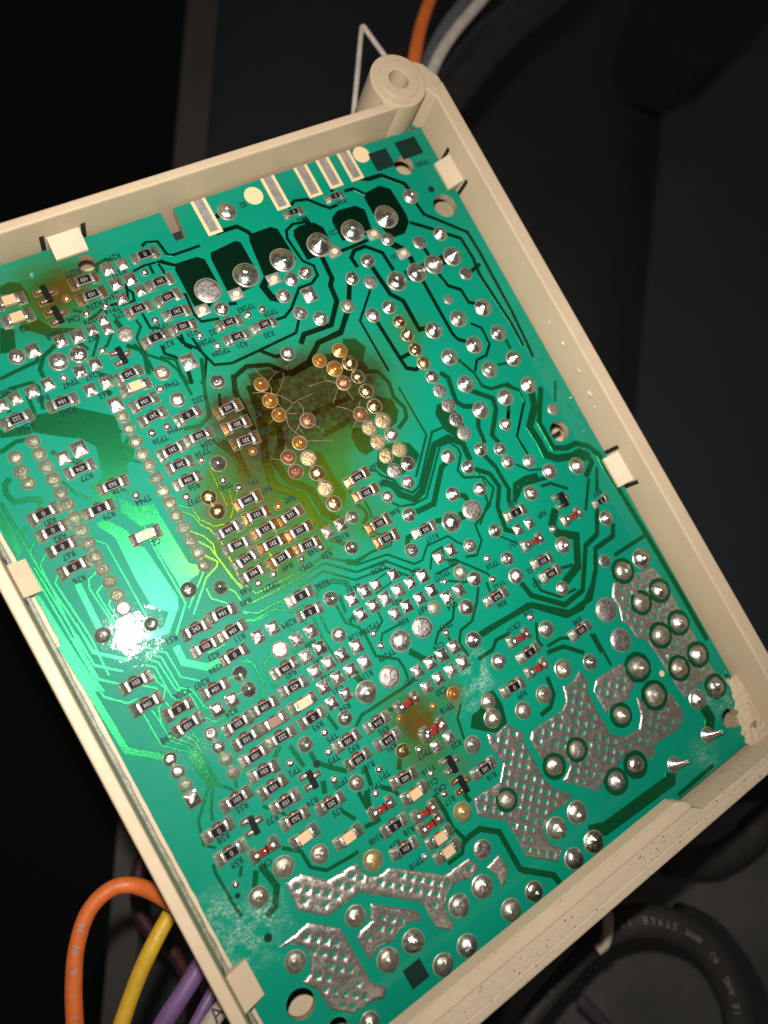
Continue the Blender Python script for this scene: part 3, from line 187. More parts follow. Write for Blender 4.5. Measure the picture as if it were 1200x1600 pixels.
'TIN':[[(18.72,-43.18),(19.17,-45.88),(17.97,-47.19),(17.76,-51.1),(17.91,-56.16),(20.02,-58.14),(23.4,-58.59),(25.35,-56.78),(26.4,-53.58),(28.03,-55.66),(31.04,-57.05),(33.43,-56.67),(33.81,-61.09),(31.96,-63.16),(25.26,-62.74),(22.7,-64.67),(21.64,-61.84),(18.2,-60.77),(15.42,-61.69),(12.55,-61.85),(10.28,-63.29),(4.95,-57.66),(7.49,-56.41),(7.73,-54.87),(5.64,-52.64),(3.47,-52.45),(3.23,-48.16),(4.34,-47.15),(11.49,-47.31),(13.1,-46.56),(14.12,-43.83),(15.86,-44.32)],[(20.66,-46.35),(26.97,-46.63),(27.74,-47.49),(27.59,-50.16),(27.38,-51.69),(25.99,-51.97),(24.82,-52.91),(22.86,-52.83),(20.88,-52.31),(19.17,-52.63),(19.13,-47.88)],[(34.43,-33.08),(37.82,-34.2),(39.68,-34.06),(44.05,-34.96),(44.38,-36.3),(45.19,-38.47),(44.7,-42.98),(44.75,-49.78),(44.31,-56.72),(44.9,-59.21),(41.35,-58.98),(37.08,-58.57),(35.6,-59.37),(35.4,-57.15),(35.08,-50.64),(34.89,-48.42),(34.58,-45.86),(32.92,-44.49),(32.71,-41.56),(31.82,-40.36),(32.74,-37.79),(32.51,-35.13)],[(-3.41,-43.03),(-1.83,-44.0),(0.97,-43.53),(1.41,-44.71),(2.72,-46.16),(2.06,-48.34),(2.04,-55.8),(2.72,-57.78),(5.3,-60.86),(3.06,-61.21),(-0.38,-60.89),(-2.94,-62.5),(-3.05,-64.95),(-1.47,-66.89),(-3.27,-68.46),(-7.89,-64.21),(-7.85,-57.37),(-9.21,-56.11),(-12.04,-53.62),(-11.1,-50.76),(-5.63,-51.15),(-3.29,-48.83),(-3.92,-45.01)],[(-44.7,-44.12),(-41.99,-44.27),(-38.85,-47.57),(-33.61,-48.02),(-33.67,-49.61),(-32.8,-51.13),(-31.45,-51.83),(-29.45,-51.66),(-21.9,-58.24),(-16.93,-58.35),(-15.98,-60.82),(-18.34,-61.28),(-20.86,-60.28),(-22.96,-60.86),(-24.62,-62.69),(-24.58,-65.68),(-25.69,-65.96),(-27.33,-64.32),(-27.35,-59.6),(-35.38,-52.15),(-41.49,-52.24),(-45.0,-48.64)],[(-15.01,-61.49),(-12.05,-61.04),(-11.76,-63.94),(-13.04,-65.28),(-14.28,-65.89),(-14.15,-63.91)],[(-50.05,-51.54),(-44.44,-51.18),(-40.62,-54.9),(-40.44,-64.67),(-38.71,-66.74),(-39.88,-67.91),(-42.03,-66.99),(-44.98,-66.69),(-47.61,-64.06),(-47.92,-60.5),(-49.44,-58.06),(-47.72,-57.66),(-46.61,-55.68),(-46.64,-53.65),(-48.19,-52.31)],[(-34.74,-54.67),(-28.86,-59.95),(-28.6,-61.9),(-30.65,-60.8),(-33.0,-60.88),(-34.34,-61.66),(-36.74,-60.86),(-39.07,-61.69),(-39.17,-57.64),(-38.27,-57.14),(-36.17,-56.91)]],
'TXT':[(-21.02,60.97,'R294'),(-28.28,60.74,'R277'),(-21.44,58.09,'R273'),(-24.4,54.48,'CR60'),(-27.73,54.08,'R276'),(-25.44,52.37,'TP14'),(-24.52,51.05,'R275'),(-29.36,51.93,'R274'),(-30.41,48.94,'R57'),(-31.85,53.11,'C66'),(-35.84,51.68,'R268'),(-39.55,54.6,'C3'),(-20.12,43.19,'R271'),(-19.56,46.63,'TP264'),(-33.47,43.01,'R267'),(-37.25,43.15,'TP47'),(-33.36,39.28,'R65'),(-39.69,38.96,'R265'),(-46.59,39.17,'R263'),(-46.36,45.7,'R266'),(-42.14,42.47,'R60'),(-22.66,36.53,'TP46'),(-25.84,29.21,'TP39'),(-28.85,28.45,'TP36'),(5.01,62.42,'E2'),(-4.25,44.11,'TP283'),(-11.46,42.23,'R32'),(-12.24,38.39,'TP284'),(-13.62,41.09,'TP286'),(-0.54,41.6,'TP28'),(-2.82,38.03,'R30'),(-8.25,38.17,'R31'),(14.08,56.06,'R36'),(23.37,56.67,'R34'),(-15.13,43.5,'R29'),(18.65,51.58,'C33'),(27.64,42.88,'C41'),(43.64,58.6,'TP281'),(-42.02,27.82,'R77'),(-41.79,20.6,'R79'),(-35.92,20.47,'TP44'),(-37.27,13.37,'C2'),(-38.69,23.8,'R78'),(-49.95,17.53,'R67'),(-50.27,13.39,'R76'),(-50.1,23.67,'R81'),(-49.86,20.66,'R82'),(-19.66,32.19,'R202'),(-21.99,24.59,'R204'),(-23.62,23.49,'TP38'),(-15.13,18.96,'TP42'),(-27.64,18.93,'R56'),(-23.02,16.65,'TP41'),(-28.67,16.68,'TP37'),(-18.37,15.3,'TP1'),(-16.95,13.02,'R47'),(-14.16,9.72,'R80'),(-15.0,-0.14,'R48'),(-9.2,-0.31,'R102'),(-13.15,-1.75,'R50'),(-17.4,-1.86,'TP51'),(-20.21,-0.36,'R49'),(-24.37,-1.98,'TP271'),(-28.32,-0.59,'R46'),(-29.2,-2.23,'R40'),(-16.43,-5.83,'R596'),(-11.46,-9.16,'R43'),(-12.5,25.57,'R201'),(-12.43,22.48,'R203'),(2.73,8.24,'R44'),(2.64,4.79,'R45'),(1.75,-0.89,'R46'),(5.75,-8.24,'R117'),(-6.19,-8.49,'CR36'),(-0.27,-11.99,'R60'),(7.03,-13.91,'R90'),(3.81,-15.0,'TP277'),(13.61,-18.08,'TP24'),(23.58,-10.04,'R88'),(19.48,-16.76,'R51'),(20.23,-22.64,'R52'),(12.9,-21.92,'TP22'),(28.0,-14.72,'R89'),(19.86,-25.35,'R63'),(11.43,-25.14,'R86'),(41.28,-16.59,'R97'),(-42.4,-1.82,'R51'),(-32.91,-6.92,'R11'),(-38.44,-9.37,'R286'),(-37.87,-7.49,'R23'),(-41.51,-10.34,'R207'),(-44.93,-10.19,'R206'),(-49.88,-15.03,'C98'),(-39.61,-16.72,'R24'),(-45.08,-30.4,'R55'),(-49.58,-32.8,'R58'),(-49.55,-37.16,'R59'),(-14.33,-13.58,'R84'),(-6.14,-15.11,'R85'),(-6.82,-18.58,'R86'),(-12.41,-16.54,'TP278'),(-15.65,-16.43,'R128'),(-12.44,-22.04,'TP279'),(-17.36,-23.07,'R119'),(-22.76,-22.64,'C21'),(-23.12,-25.78,'R94'),(-10.88,-27.98,'R121'),(-23.15,-19.97,'R122'),(-23.4,-16.78,'R41'),(-23.1,-13.73,'R83'),(-24.62,-8.9,'R284'),(-28.4,-16.29,'R42'),(-28.56,-25.95,'R93'),(-27.43,-28.9,'TP5'),(-28.89,-32.02,'TP3'),(-35.34,-30.17,'TP2'),(-25.11,-32.29,'R92'),(-24.59,-36.08,'R107'),(-22.82,-38.86,'TP1'),(-25.13,-39.5,'TP71'),(-29.67,-35.85,'TP70'),(-35.18,-35.83,'R74'),(-32.34,-39.44,'R75'),(-19.46,-35.65,'R91'),(-19.22,-32.44,'R95'),(-15.0,-39.66,'TP17'),(-15.74,-42.29,'TP16'),(-2.61,-18.52,'R87'),(2.71,-20.65,'C14'),(-0.23,-23.09,'TP19'),(-3.32,-25.53,'C16'),(15.34,-28.98,'TP4'),(11.27,-29.89,'CR10'),(-6.95,-32.36,'C20'),(-7.54,-35.33,'TP18'),(23.36,-35.34,'R98'),(6.16,-40.82,'R99'),(-9.18,-41.43,'R20'),(-16.2,-44.45,'C13'),(-15.52,-46.12,'CR2'),(-14.99,-48.62,'R17'),(-6.38,-49.48,'R16'),(-25.18,-53.82,'TP18'),(-29.0,-46.66,'R108'),(-23.62,-48.74,'R18'),(-26.79,-49.16,'R19'),(-41.91,-34.62,'R70'),(-46.05,-39.81,'CR7')],
'CRACK':[[(-8.39,33.15),(-8.19,31.75),(-7.39,30.26)],[(-4.94,31.15),(-6.24,30.57),(-7.33,30.07)],[(-3.89,30.69),(-5.25,28.81),(-7.32,27.12)],[(-7.46,30.12),(-7.51,28.84),(-7.96,27.73),(-7.45,27.18)],[(-10.91,29.38),(-9.27,28.58),(-7.38,27.31),(-5.79,25.44),(-5.43,24.62),(-4.21,24.73),(-0.46,24.86)],[(-7.39,26.99),(-7.78,25.69),(-7.26,23.98)],[(-5.46,24.57),(-7.2,23.79)],[(-4.28,24.6),(-4.3,22.79),(-5.12,21.2)],[(-7.14,23.6),(-5.38,22.63)],[(-7.34,23.53),(-8.1,21.27),(-7.63,19.76),(-6.27,17.48)],[(-5.05,20.84),(-3.64,19.2),(-2.71,17.29)],[(-5.32,20.96),(-6.88,20.22),(-8.13,19.34)],[(-6.27,17.48),(-4.19,16.44),(-1.77,15.36)],[(-10.32,18.43),(-11.38,16.03)],[(-13.72,17.48),(-11.84,16.26)],[(4.31,24.24),(2.16,26.2),(3.18,27.1)],[(4.24,24.11),(2.71,22.94),(1.34,21.55)],[(4.97,23.27),(5.28,20.78)],[(4.59,18.06),(3.05,19.61),(1.71,20.88)],[(4.65,17.87),(3.55,16.86),(2.39,16.06)],[(-7.44,24.23),(-9.45,23.53),(-10.9,23.22)],[(-1.28,26.39),(2.42,25.75),(4.19,24.63)],[(5.42,17.68),(7.16,17.05)],[(5.02,24.27),(4.28,26.61)],[(4.59,18.06),(6.53,20.21)],[(-5.58,21.09),(-6.68,20.29),(-6.21,18.76)]],
'BOX':[((-8.65,-9.86),(-3.48,-9.68)),((-3.48,-9.68),(-2.9,-11.29)),((-2.9,-11.29),(-8.63,-11.92)),((-8.63,-11.92),(-8.65,-9.86)),((-5.03,-9.5),(-5.18,-11.61))],
'notch':[(-9.61,65.84),(-9.63,60.02),(-7.56,60.18),(-7.11,65.88)],
'HEAP':[(46.26,-61.44),(48.56,-61.93),(50.85,-62.99),(50.36,-67.2),(49.69,-71.13),(48.64,-75.53),(45.08,-75.61),(42.93,-73.42),(43.83,-69.71),(45.38,-65.65)],
'SMEAR':[(46.34,-68.67),(48.36,-70.32),(48.29,-72.44),(46.57,-73.67),(44.44,-72.93),(44.24,-70.68)],
'WIRE':{'orange_wire-loop': ('orange',1.42,[(-86.29,-55.92,-24),(-84.15,-50.39,-24),(-81.73,-44.96,-24),(-78.69,-39.86,-24),(-74.7,-35.91,-24),(-70.35,-34.69,-24),(-66.88,-36.07,-24),(-64.15,-40.34,-26),(-62.01,-46.1,-28),(-60.33,-54.67,-32)],'orange wire with silver print looping out at the lower left'),'yellow_wire': ('yellow',1.53,[(-84.0,-61.89,-32),(-79.67,-57.56,-32),(-74.12,-52.64,-32),(-69.14,-49.03,-32),(-63.73,-46.16,-34),(-58.28,-43.62,-36)],'yellow wire curving down beside the orange loop'),'purple_wire-thick': ('purple',1.76,[(-78.98,-64.72,-30),(-73.53,-61.25,-30),(-67.69,-58.49,-30),(-61.76,-55.96,-31),(-54.36,-54.1,-34)],'thick purple wire between the yellow and beige wires'),'purple_wire-thin': ('purple',1.15,[(-74.13,-68.73,-33),(-69.39,-65.79,-33),(-63.88,-63.01,-34),(-57.69,-60.79,-36)],'thinner purple wire hidden behind the printed beige wire'),'beige_wire': ('beige',1.55,[(-72.61,-67.54,-26),(-66.88,-64.88,-26),(-62.96,-63.48,-26),(-57.6,-62.45,-28),(-51.92,-61.31,-30)],"beige wire printed AWM at the tray's lower left corner"),'black_wire-corner': ('brown',0.98,[(-70.44,-75.19,-40),(-64.87,-72.51,-40),(-60.35,-71.17,-42),(-54.53,-70.5,-44)],'black wire under the printed beige wire'),'red_wire': ('red',1.8,[(-67.69,-42.29,-80),(-72.21,-47.95,-80),(-74.88,-56.48,-80),(-72.06,-68.84,-80),(-73.5,-78.1,-80),(-79.23,-89.08,-80)],'blurred dark red wire deep behind the yellow wire'),'white_wire': ('white',0.59,[(40.19,74.91,-12),(43.49,80.36,-12),(49.62,89.24,-12),(54.94,96.97,-12),(56.48,98.75,-12),(56.85,97.3,-12),(57.38,93.45,-12),(57.78,89.97,-12),(59.19,84.85,-14)],'thin off-white wire bent in a sharp loop above the tray'),'orange_wire-top': ('orange',1.68,[(65.79,86.09,-22),(72.66,95.02,-22),(79.1,102.51,-22),(86.94,109.91,-22),(93.64,115.95,-22)],'orange wire rising behind the screw boss'),'grey_wire': ('grey',1.95,[(72.57,88.79,-30),(81.57,97.68,-30),(90.94,104.9,-30),(103.3,111.73,-30),(113.51,117.45,-30)],'grey wire between the orange and white wires at the top'),'white_wire-thick': ('white',1.56,[(70.18,85.2,-27),(79.71,94.06,-27),(89.64,100.93,-27),(103.26,107.85,-27),(113.22,112.47,-27)],'thicker off-white wire beside the black cable at the top'),'black_cable-top': ('black',6.23,[(70.36,81.79,-40),(90.39,93.66,-40),(110.22,103.7,-40),(135.15,112.46,-40),(154.26,118.02,-40)],'thick glossy black cable at the top beside the off-white wire'),'black_cable-loop': ('brown',3.8,[(8.14,-111.01,-50),(16.51,-111.97,-48),(23.94,-114.47,-46),(30.21,-119.95,-45),(34.78,-127.74,-45),(36.02,-137.04,-45),(34.29,-146.22,-45),(28.85,-155.89,-45)],'dusty black cable with grey lettering looping at the lower right'),'black_wire-outer': ('black',3.39,[(40.06,-129.0,-60),(45.99,-137.97,-60),(48.36,-150.22,-60),(47.77,-161.25,-60),(41.95,-173.89,-60)],'black wire outside the lettered cable loop'),'brown_wire': ('brown',2.2,[(9.28,-110.46,-44),(5.67,-111.95,-46),(-2.51,-114.26,-48),(-9.93,-117.06,-50),(-19.67,-122.08,-52)],"dusty brown-black wire under the tray's bottom edge"),'beige_wire-stub': ('beige',1.18,[(15.49,-104.35,-40),(13.2,-107.68,-40),(11.01,-109.4,-40),(8.65,-109.34,-40)],"short beige wire end poking below the tray's bottom edge"),'purple_wire-floor': ('dim',1.71,[(8.0,-134.21,-70),(9.71,-140.18,-70),(11.36,-147.99,-70),(14.13,-157.63,-70)],'blurred purple wire at the bottom below the lettered loop'),'grey_wire-blur': ('brown',4.43,[(54.41,-127.59,-80),(67.5,-136.45,-80),(80.14,-139.04,-80),(89.88,-138.14,-80),(104.35,-139.64,-80)],"blurred grey-brown wire at the right below the tray's corner")},
'LET':[12.5,9.0,4.0],
'DRIP':[(47.14,2.34,0.05,0.7),(46.82,-0.48,0.05,0.45),(45.89,-4.48,0.05,0.5),(48.5,12.5,4.2,0.6),(48.5,6.2,4.4,0.7),(48.5,1.2,4.0,0.9),(48.5,17.5,4.0,0.5),(48.5,-1.5,3.0,0.5),(-34.4,62.64,0.05,0.7)],
'BACK':{'void': [(-147.66,1004.63,-520),(3214.41,867.77,-520),(535.04,-1252.01,-520),(-565.93,-194.33,-520)],'mid': [(179.3,362.77,-190),(493.41,317.4,-190),(386.3,169.95,-190),(203.72,-23.23,-190),(-2.38,-275.76,-190),(-141.67,-158.19,-190)],'right': [(462.03,296.83,-170),(740.83,231.46,-150),(153.09,-377.89,-150),(-5.27,-258.78,-170),(219.07,13.26,-170)],'post': [(160.69,347.89,-176),(176.77,345.57,-176),(-115.47,-122.7,-176),(-122.76,-116.98,-176)],'floor': [(49.49,-115.22,-110),(197.4,-199.37,-110),(101.29,-305.08,-110),(-45.51,-181.18,-110),(0.59,-146.29,-110)],'conn': [(245.08,131.93,-95),(262.99,148.01,-95),(348.83,134.98,-95),(302.04,112.49,-95),(282.48,106.28,-95),(256.77,105.42,-95),(243.36,117.81,-95)]}}
def code_of(c): return c.rstrip('a').rstrip('s').lstrip('^')
def code_key(c): c = code_of(c); return (c, (1.15 if len(c) < 2 else .98) if len(c) < 4 else .80, .0 if len(c) < 2 else .010)
TXK = (1.45, .035); LK = {'a': (2.1, .01), 'b': (3.4, .05), 'c': (1.5, .03)}
text_batch([code_key(c) for _, _, c in DATA['RES']] + [(t, *TXK) for _, _, t in DATA['TXT']] +
           [(ch, *LK['a']) for ch in "18AWGRULMSTYE0"] + [(ch, *LK['b']) for ch in "AWM"] + [(ch, *LK['c']) for ch in "IAWM"])

# ------------------------------------------------------------------ things (roots)
board = tag(empty("circuit_board", None, (0, 0, BZ)), "green circuit board with soldered components and a scorched brown patch", "circuit board")
case = tag(empty("plastic_housing", None, (0, 0, BZ)), "cream plastic tray with clips holding the green circuit board", "housing")

# ------------------------------------------------------------------ materials
def new_mat(name):
    mt = bpy.data.materials.new(name); mt.use_nodes = True
    nt = mt.node_tree; b = nt.nodes["Principled BSDF"]; return mt, nt, b
def N(nt, t, **kw):
    n = nt.nodes.new(t)
    for k, v in kw.items(): setattr(n, k, v)
    return n
def L(nt, a, b): nt.links.new(a, b)
def coords(nt, obj=None):
    """millimetre coordinates, in the board's frame when obj is given"""
    tc = N(nt, 'ShaderNodeTexCoord')
    if obj: tc.object = obj
    sc = N(nt, 'ShaderNodeVectorMath', operation='SCALE'); sc.inputs['Scale'].default_value = 1000.0
    L(nt, tc.outputs['Object'], sc.inputs[0]); return sc.outputs[0]
def noise_n(nt, co, scale, detail=3, rough=0.55):
    n = N(nt, 'ShaderNodeTexNoise'); n.inputs['Scale'].default_value = scale; n.inputs['Detail'].default_value = detail; n.inputs['Roughness'].default_value = rough
    L(nt, co, n.inputs['Vector']); return n.outputs['Fac']
def mapr(nt, v, a, b, c=0.0, d=1.0, smooth=False):
    n = N(nt, 'ShaderNodeMapRange'); n.interpolation_type = 'SMOOTHSTEP' if smooth else 'LINEAR'
    for i, x in enumerate((a, b, c, d)): n.inputs[1 + i].default_value = x
    L(nt, v, n.inputs[0]); return n.outputs[0]
def math_n(nt, op, a, b=None, clamp=False):
    n = N(nt, 'ShaderNodeMath', operation=op); n.use_clamp = clamp
    for i, x in enumerate((a, b)):
        if x is None: continue
        if isinstance(x, (int, float)): n.inputs[i].default_value = x
        else: L(nt, x, n.inputs[i])
    return n.outputs[0]
def mix_n(nt, f, a, b):
    n = N(nt, 'ShaderNodeMix', data_type='RGBA')
    if isinstance(f, (int, float)): n.inputs[0].default_value = f
    else: L(nt, f, n.inputs[0])
    for i, x in ((6, a), (7, b)):
        if isinstance(x, tuple): n.inputs[i].default_value = (*x, 1)
        else: L(nt, x, n.inputs[i])
    return n.outputs[2]
def bump(nt, b, h, strength, dist, coat=False):
    n = N(nt, 'ShaderNodeBump'); n.inputs['Strength'].default_value = strength; n.inputs['Distance'].default_value = dist * MM
    L(nt, h, n.inputs['Height']); L(nt, n.outputs[0], b.inputs['Normal'])
    if coat: L(nt, n.outputs[0], b.inputs['Coat Normal'])
def setp(b, **kw):
    for k, v in kw.items():
        b.inputs[k.replace('_', ' ')].default_value = (*v, 1) if isinstance(v, tuple) else v

# stains baked by heat and flux residue, each with its own place and size (mm)
BURN = [(-3.83,24.23,13,0.95),(3.36,25.0,12,0.95),(9.56,23.62,8,0.8),(-5.72,30.34,9,0.6),(-15.64,23.82,10,1.0),(-16.22,28.56,6,0.6),(-10.97,18.41,12,0.55),(4.71,17.67,8,0.4),(-18.82,13.31,9,0.35),(-33.24,58.22,6,0.6),(-29.34,59.42,6,0.5),(-13.58,-34.03,5,0.75),(5.33,18.74,6,0.4)]
ORANGE = [(-30.68,58.95,4.5,0.8),(-34.1,57.58,3.5,0.7),(-26.98,58.5,3,0.4),(-13.2,-33.39,4.5,0.8),(-12.74,-35.79,3,0.5),(-5.46,-33.89,3.2,0.7),(-26.12,14.48,4.5,0.6),(-18.82,13.31,5,0.4),(-17.33,19.53,5,0.3),(-17.81,26.74,4,0.25),(-11.01,-44.97,3.5,0.3),(-15.39,-39.73,5,0.3)]
AMBER = [(-10.87,20.95,21,1),(4.34,21.87,19,1),(-17.49,8.87,19,0.9),(-8.31,6.8,14,0.7),(-25.91,6.98,14,0.7),(22.64,28.44,6,0.8),(-31.5,58.4,13,1),(-37.76,57.82,8,0.5),(-13.38,-34.15,10,1),(-16.46,-41.52,8,0.5),(-21.13,-47.06,7,0.3),(-5.56,-33.82,4,0.6),(-10.46,-44.07,8,0.35),(-2.25,-1.47,8,0.5),(-23.14,16.71,8,0.6),(-22.72,1.6,8,0.3),(-31.65,-49.58,4,0.4)]
WHITE = [(-55.87,-40.81,5,0.3),(-53.95,-44.35,7,0.35),(-51.79,-47.53,7,0.3),(-55.7,-49.66,5,0.4),(0.23,-32.11,4.5,0.5),(1.16,-34.6,4,0.45),(-3.25,-35.85,4,0.35),(41.46,-62.59,5,0.5),(33.15,-70.13,5,0.3),(-47.46,-18.52,8,0.15),(-48.64,-45.87,5,0.4)]
def blob_field(nt, co, blobs):
    acc = None
    for x, y, r, wgt in blobs:
        d = N(nt, 'ShaderNodeVectorMath', operation='DISTANCE'); d.inputs[1].default_value = (x, y, 0); L(nt, co, d.inputs[0])
        v = mapr(nt, d.outputs['Value'], r, 0.0, 0.0, wgt, True)
        acc = v if acc is None else math_n(nt, 'ADD', acc, v)
    return math_n(nt, 'MINIMUM', acc, 1.0)
def stain_group():
    g = bpy.data.node_groups.new("stains", 'ShaderNodeTree')
    for nme in ("Burn", "Amber", "White", "Orange"): g.interface.new_socket(nme, in_out='OUTPUT', socket_type='NodeSocketFloat')
    out = N(g, 'NodeGroupOutput')
    co = coords(g, board)
    flat = N(g, 'ShaderNodeVectorMath', operation='MULTIPLY'); flat.inputs[1].default_value = (1, 1, 0); L(g, co, flat.inputs[0])
    nt_ = N(g, 'ShaderNodeTexNoise'); nt_.inputs['Scale'].default_value = 0.22; nt_.inputs['Detail'].default_value = 7; nt_.inputs['Roughness'].default_value = .62; L(g, flat.outputs[0], nt_.inputs['Vector'])
    sub = N(g, 'ShaderNodeVectorMath', operation='SUBTRACT'); sub.inputs[1].default_value = (.5, .5, .5); L(g, nt_.outputs['Color'], sub.inputs[0])
    sc = N(g, 'ShaderNodeVectorMath', operation='MULTIPLY'); sc.inputs[1].default_value = (6, 6, 0); L(g, sub.outputs[0], sc.inputs[0])
    wv = N(g, 'ShaderNodeVectorMath', operation='ADD'); L(g, flat.outputs[0], wv.inputs[0]); L(g, sc.outputs[0], wv.inputs[1])
    rag = mapr(g, noise_n(g, flat.outputs[0], 0.9, 6, 0.7), .28, .58, .50, 1.0)
    L(g, math_n(g, 'MULTIPLY', blob_field(g, wv.outputs[0], BURN), rag), out.inputs[0])
    L(g, blob_field(g, wv.outputs[0], AMBER), out.inputs[1])
    L(g, math_n(g, 'MULTIPLY', blob_field(g, wv.outputs[0], ORANGE), rag), out.inputs[3])
    wf = blob_field(g, wv.outputs[0], WHITE)
    spk = math_n(g, 'MULTIPLY', mapr(g, noise_n(g, flat.outputs[0], 2.2, 6, 0.75), 0.44, 0.66), mapr(g, noise_n(g, flat.outputs[0], 0.38, 3, 0.6), 0.42, 0.60))
    L(g, math_n(g, 'MULTIPLY', wf, spk), out.inputs[2])
    return g
STAIN = stain_group()
def stained(nt, base, amber, burn, white=(0.62, 0.66, 0.58)):
    s = N(nt, 'ShaderNodeGroup'); s.node_tree = STAIN
    c = mix_n(nt, s.outputs['Amber'], base, amber); c = mix_n(nt, s.outputs['Burn'], c, burn); c = mix_n(nt, s.outputs['Orange'], c, (0.075, 0.032, 0.002)); c = mix_n(nt, s.outputs['White'], c, white)
    return c, s

def m_mask():
    mt, nt, b = new_mat("green_solder_mask"); co = coords(nt, board)
    base = mix_n(nt, mapr(nt, noise_n(nt, co, 0.05, 3), .3, .7), (0.000, 0.155, 0.098), (0.000, 0.178, 0.114))
    c, s = stained(nt, base, (0.018, 0.088, 0.012), (0.017, 0.009, 0.0013))
    L(nt, c, b.inputs['Base Color']); setp(b, Roughness=0.5, IOR=1.45, Specular_IOR_Level=0.12, Coat_Weight=0.34, Coat_Roughness=0.045)
    h = math_n(nt, 'ADD', math_n(nt, 'MULTIPLY', noise_n(nt, co, 0.35, 3), 1.0), math_n(nt, 'MULTIPLY', noise_n(nt, co, 6.0, 4), 0.06))
    bump(nt, b, h, 0.24, 0.2, True); return mt
def m_copper(name, metal, lo, hi):
    mt, nt, b = new_mat(name); co = coords(nt, board)
    base = mix_n(nt, mapr(nt, noise_n(nt, co, 5.0, 5, .7), .35, .65), lo, hi)
    c, s = stained(nt, base, (0.065, 0.11, 0.006), (0.03, 0.013, 0.002))
    L(nt, c, b.inputs['Base Color']); setp(b, Metallic=metal, Roughness=0.29, Specular_IOR_Level=0.06, Coat_Weight=0.04, Coat_Roughness=0.10)
    h = noise_n(nt, co, 6.0, 4, .7)
    bump(nt, b, h, 0.5, 0.06); return mt
def m_solder(name, base, rough, metal=1.0, coat=0.0, bs=0.35, sc=1.6, var=0.35, spec2=None):
    mt, nt, b = new_mat(name); co = coords(nt)
    info = N(nt, 'ShaderNodeObjectInfo')
    off = N(nt, 'ShaderNodeVectorMath', operation='ADD'); L(nt, co, off.inputs[0])
    rv = N(nt, 'ShaderNodeCombineXYZ'); k = math_n(nt, 'MULTIPLY', info.outputs['Random'], 90.0)
    for i in range(3): L(nt, k, rv.inputs[i])
    L(nt, rv.outputs[0], off.inputs[1]); co = off.outputs[0]
    n1 = noise_n(nt, co, sc, 5, .65)
    dk = tuple(x * (1 - var) for x in base)
    L(nt, mix_n(nt, mapr(nt, n1, .3, .7), dk, base), b.inputs['Base Color'])
    rg = mapr(nt, noise_n(nt, co, sc * 2.1, 5, .75), .32, .68, rough * .55, rough * 1.5)
    L(nt, math_n(nt, 'MULTIPLY', rg, mapr(nt, info.outputs['Random'], 0, 1, .75, 1.2)), b.inputs['Roughness'])
    setp(b, Metallic=metal, Coat_Weight=coat, Coat_Roughness=0.10)
    bump(nt, b, math_n(nt, 'ADD', noise_n(nt, co, sc * .8, 3), math_n(nt, 'MULTIPLY', noise_n(nt, co, 9, 4, .7), .28)), bs, 0.24)
    return mt
def m_plain(name, base, rough, metal=0.0, coat=0.0, var=0.15, sc=0.6, bs=0.1, bd=0.05, obj=None):
    mt, nt, b = new_mat(name); co = coords(nt, obj)
    n1 = noise_n(nt, co, sc, 5, .6)
    L(nt, mix_n(nt, mapr(nt, n1, .3, .7), tuple(x * (1 - var) for x in base), base), b.inputs['Base Color'])
    setp(b, Roughness=rough, Metallic=metal, Coat_Weight=coat, Coat_Roughness=0.08)
    if bs: bump(nt, b, noise_n(nt, co, sc * 6, 4), bs, bd)
    return mt
def m_plastic(name, dusty):
    mt, nt, b = new_mat(name); co = coords(nt, board)
    base = mix_n(nt, mapr(nt, noise_n(nt, co, 0.06, 4), .3, .7), (0.415, 0.325, 0.222), (0.47, 0.365, 0.252))
    st = N(nt, 'ShaderNodeMapping'); st.inputs['Scale'].default_value = (.16, .16, 1.6); L(nt, co, st.inputs['Vector'])
    base = mix_n(nt, math_n(nt, 'MULTIPLY', mapr(nt, noise_n(nt, st.outputs[0], 1.0, 5, .7), .52, .75), .22), base, (0.30, 0.245, 0.165))
    if dusty:
        d = mapr(nt, noise_n(nt, co, 1.6, 6, .75), .42, .6)
        base = mix_n(nt, math_n(nt, 'MULTIPLY', d, .55), base, (0.34, 0.30, 0.24))
        vz = N(nt, 'ShaderNodeTexVoronoi'); vz.inputs['Scale'].default_value = 1.1; L(nt, co, vz.inputs['Vector'])
        sp = mapr(nt, vz.outputs['Distance'], 0.14, 0.26, 1.0, 0.0)
        sp = math_n(nt, 'MULTIPLY', sp, mapr(nt, noise_n(nt, co, .9, 3), .46, .60))
        base = mix_n(nt, sp, base, (0.10, 0.075, 0.05))
    else:
        gr = mapr(nt, noise_n(nt, co, .35, 7, .75), .52, .75)
        base = mix_n(nt, math_n(nt, 'MULTIPLY', gr, .38), base, (0.36, 0.29, 0.20))
    L(nt, base, b.inputs['Base Color']); setp(b, Specular_IOR_Level=0.35); L(nt, mapr(nt, noise_n(nt, co, .8, 5), .3, .7, .62 if dusty else .36, .85 if dusty else .6), b.inputs['Roughness'])
    bump(nt, b, math_n(nt, 'ADD', noise_n(nt, co, 5.0, 5, .7), math_n(nt, 'MULTIPLY', noise_n(nt, co, .4, 2), 1.5)), 0.5 if dusty else 0.12, 0.12)
    return mt
def m_glass(name, colr, rough=0.08):
    mt, nt, b = new_mat(name); setp(b, Base_Color=colr, Roughness=rough, Transmission_Weight=0.25, Coat_Weight=1.0, IOR=1.5)
    return mt
MASK = m_mask(); CU = m_copper("masked_copper", .70, (0.005, 0.095, 0.036), (0.012, 0.140, 0.048)); CUD = m_copper("masked_copper_dark_reflection", .97, (0.006, 0.060, 0.030), (0.016, 0.110, 0.050))  # CUD: dark reflection of the upper-right copper put into a darker copy
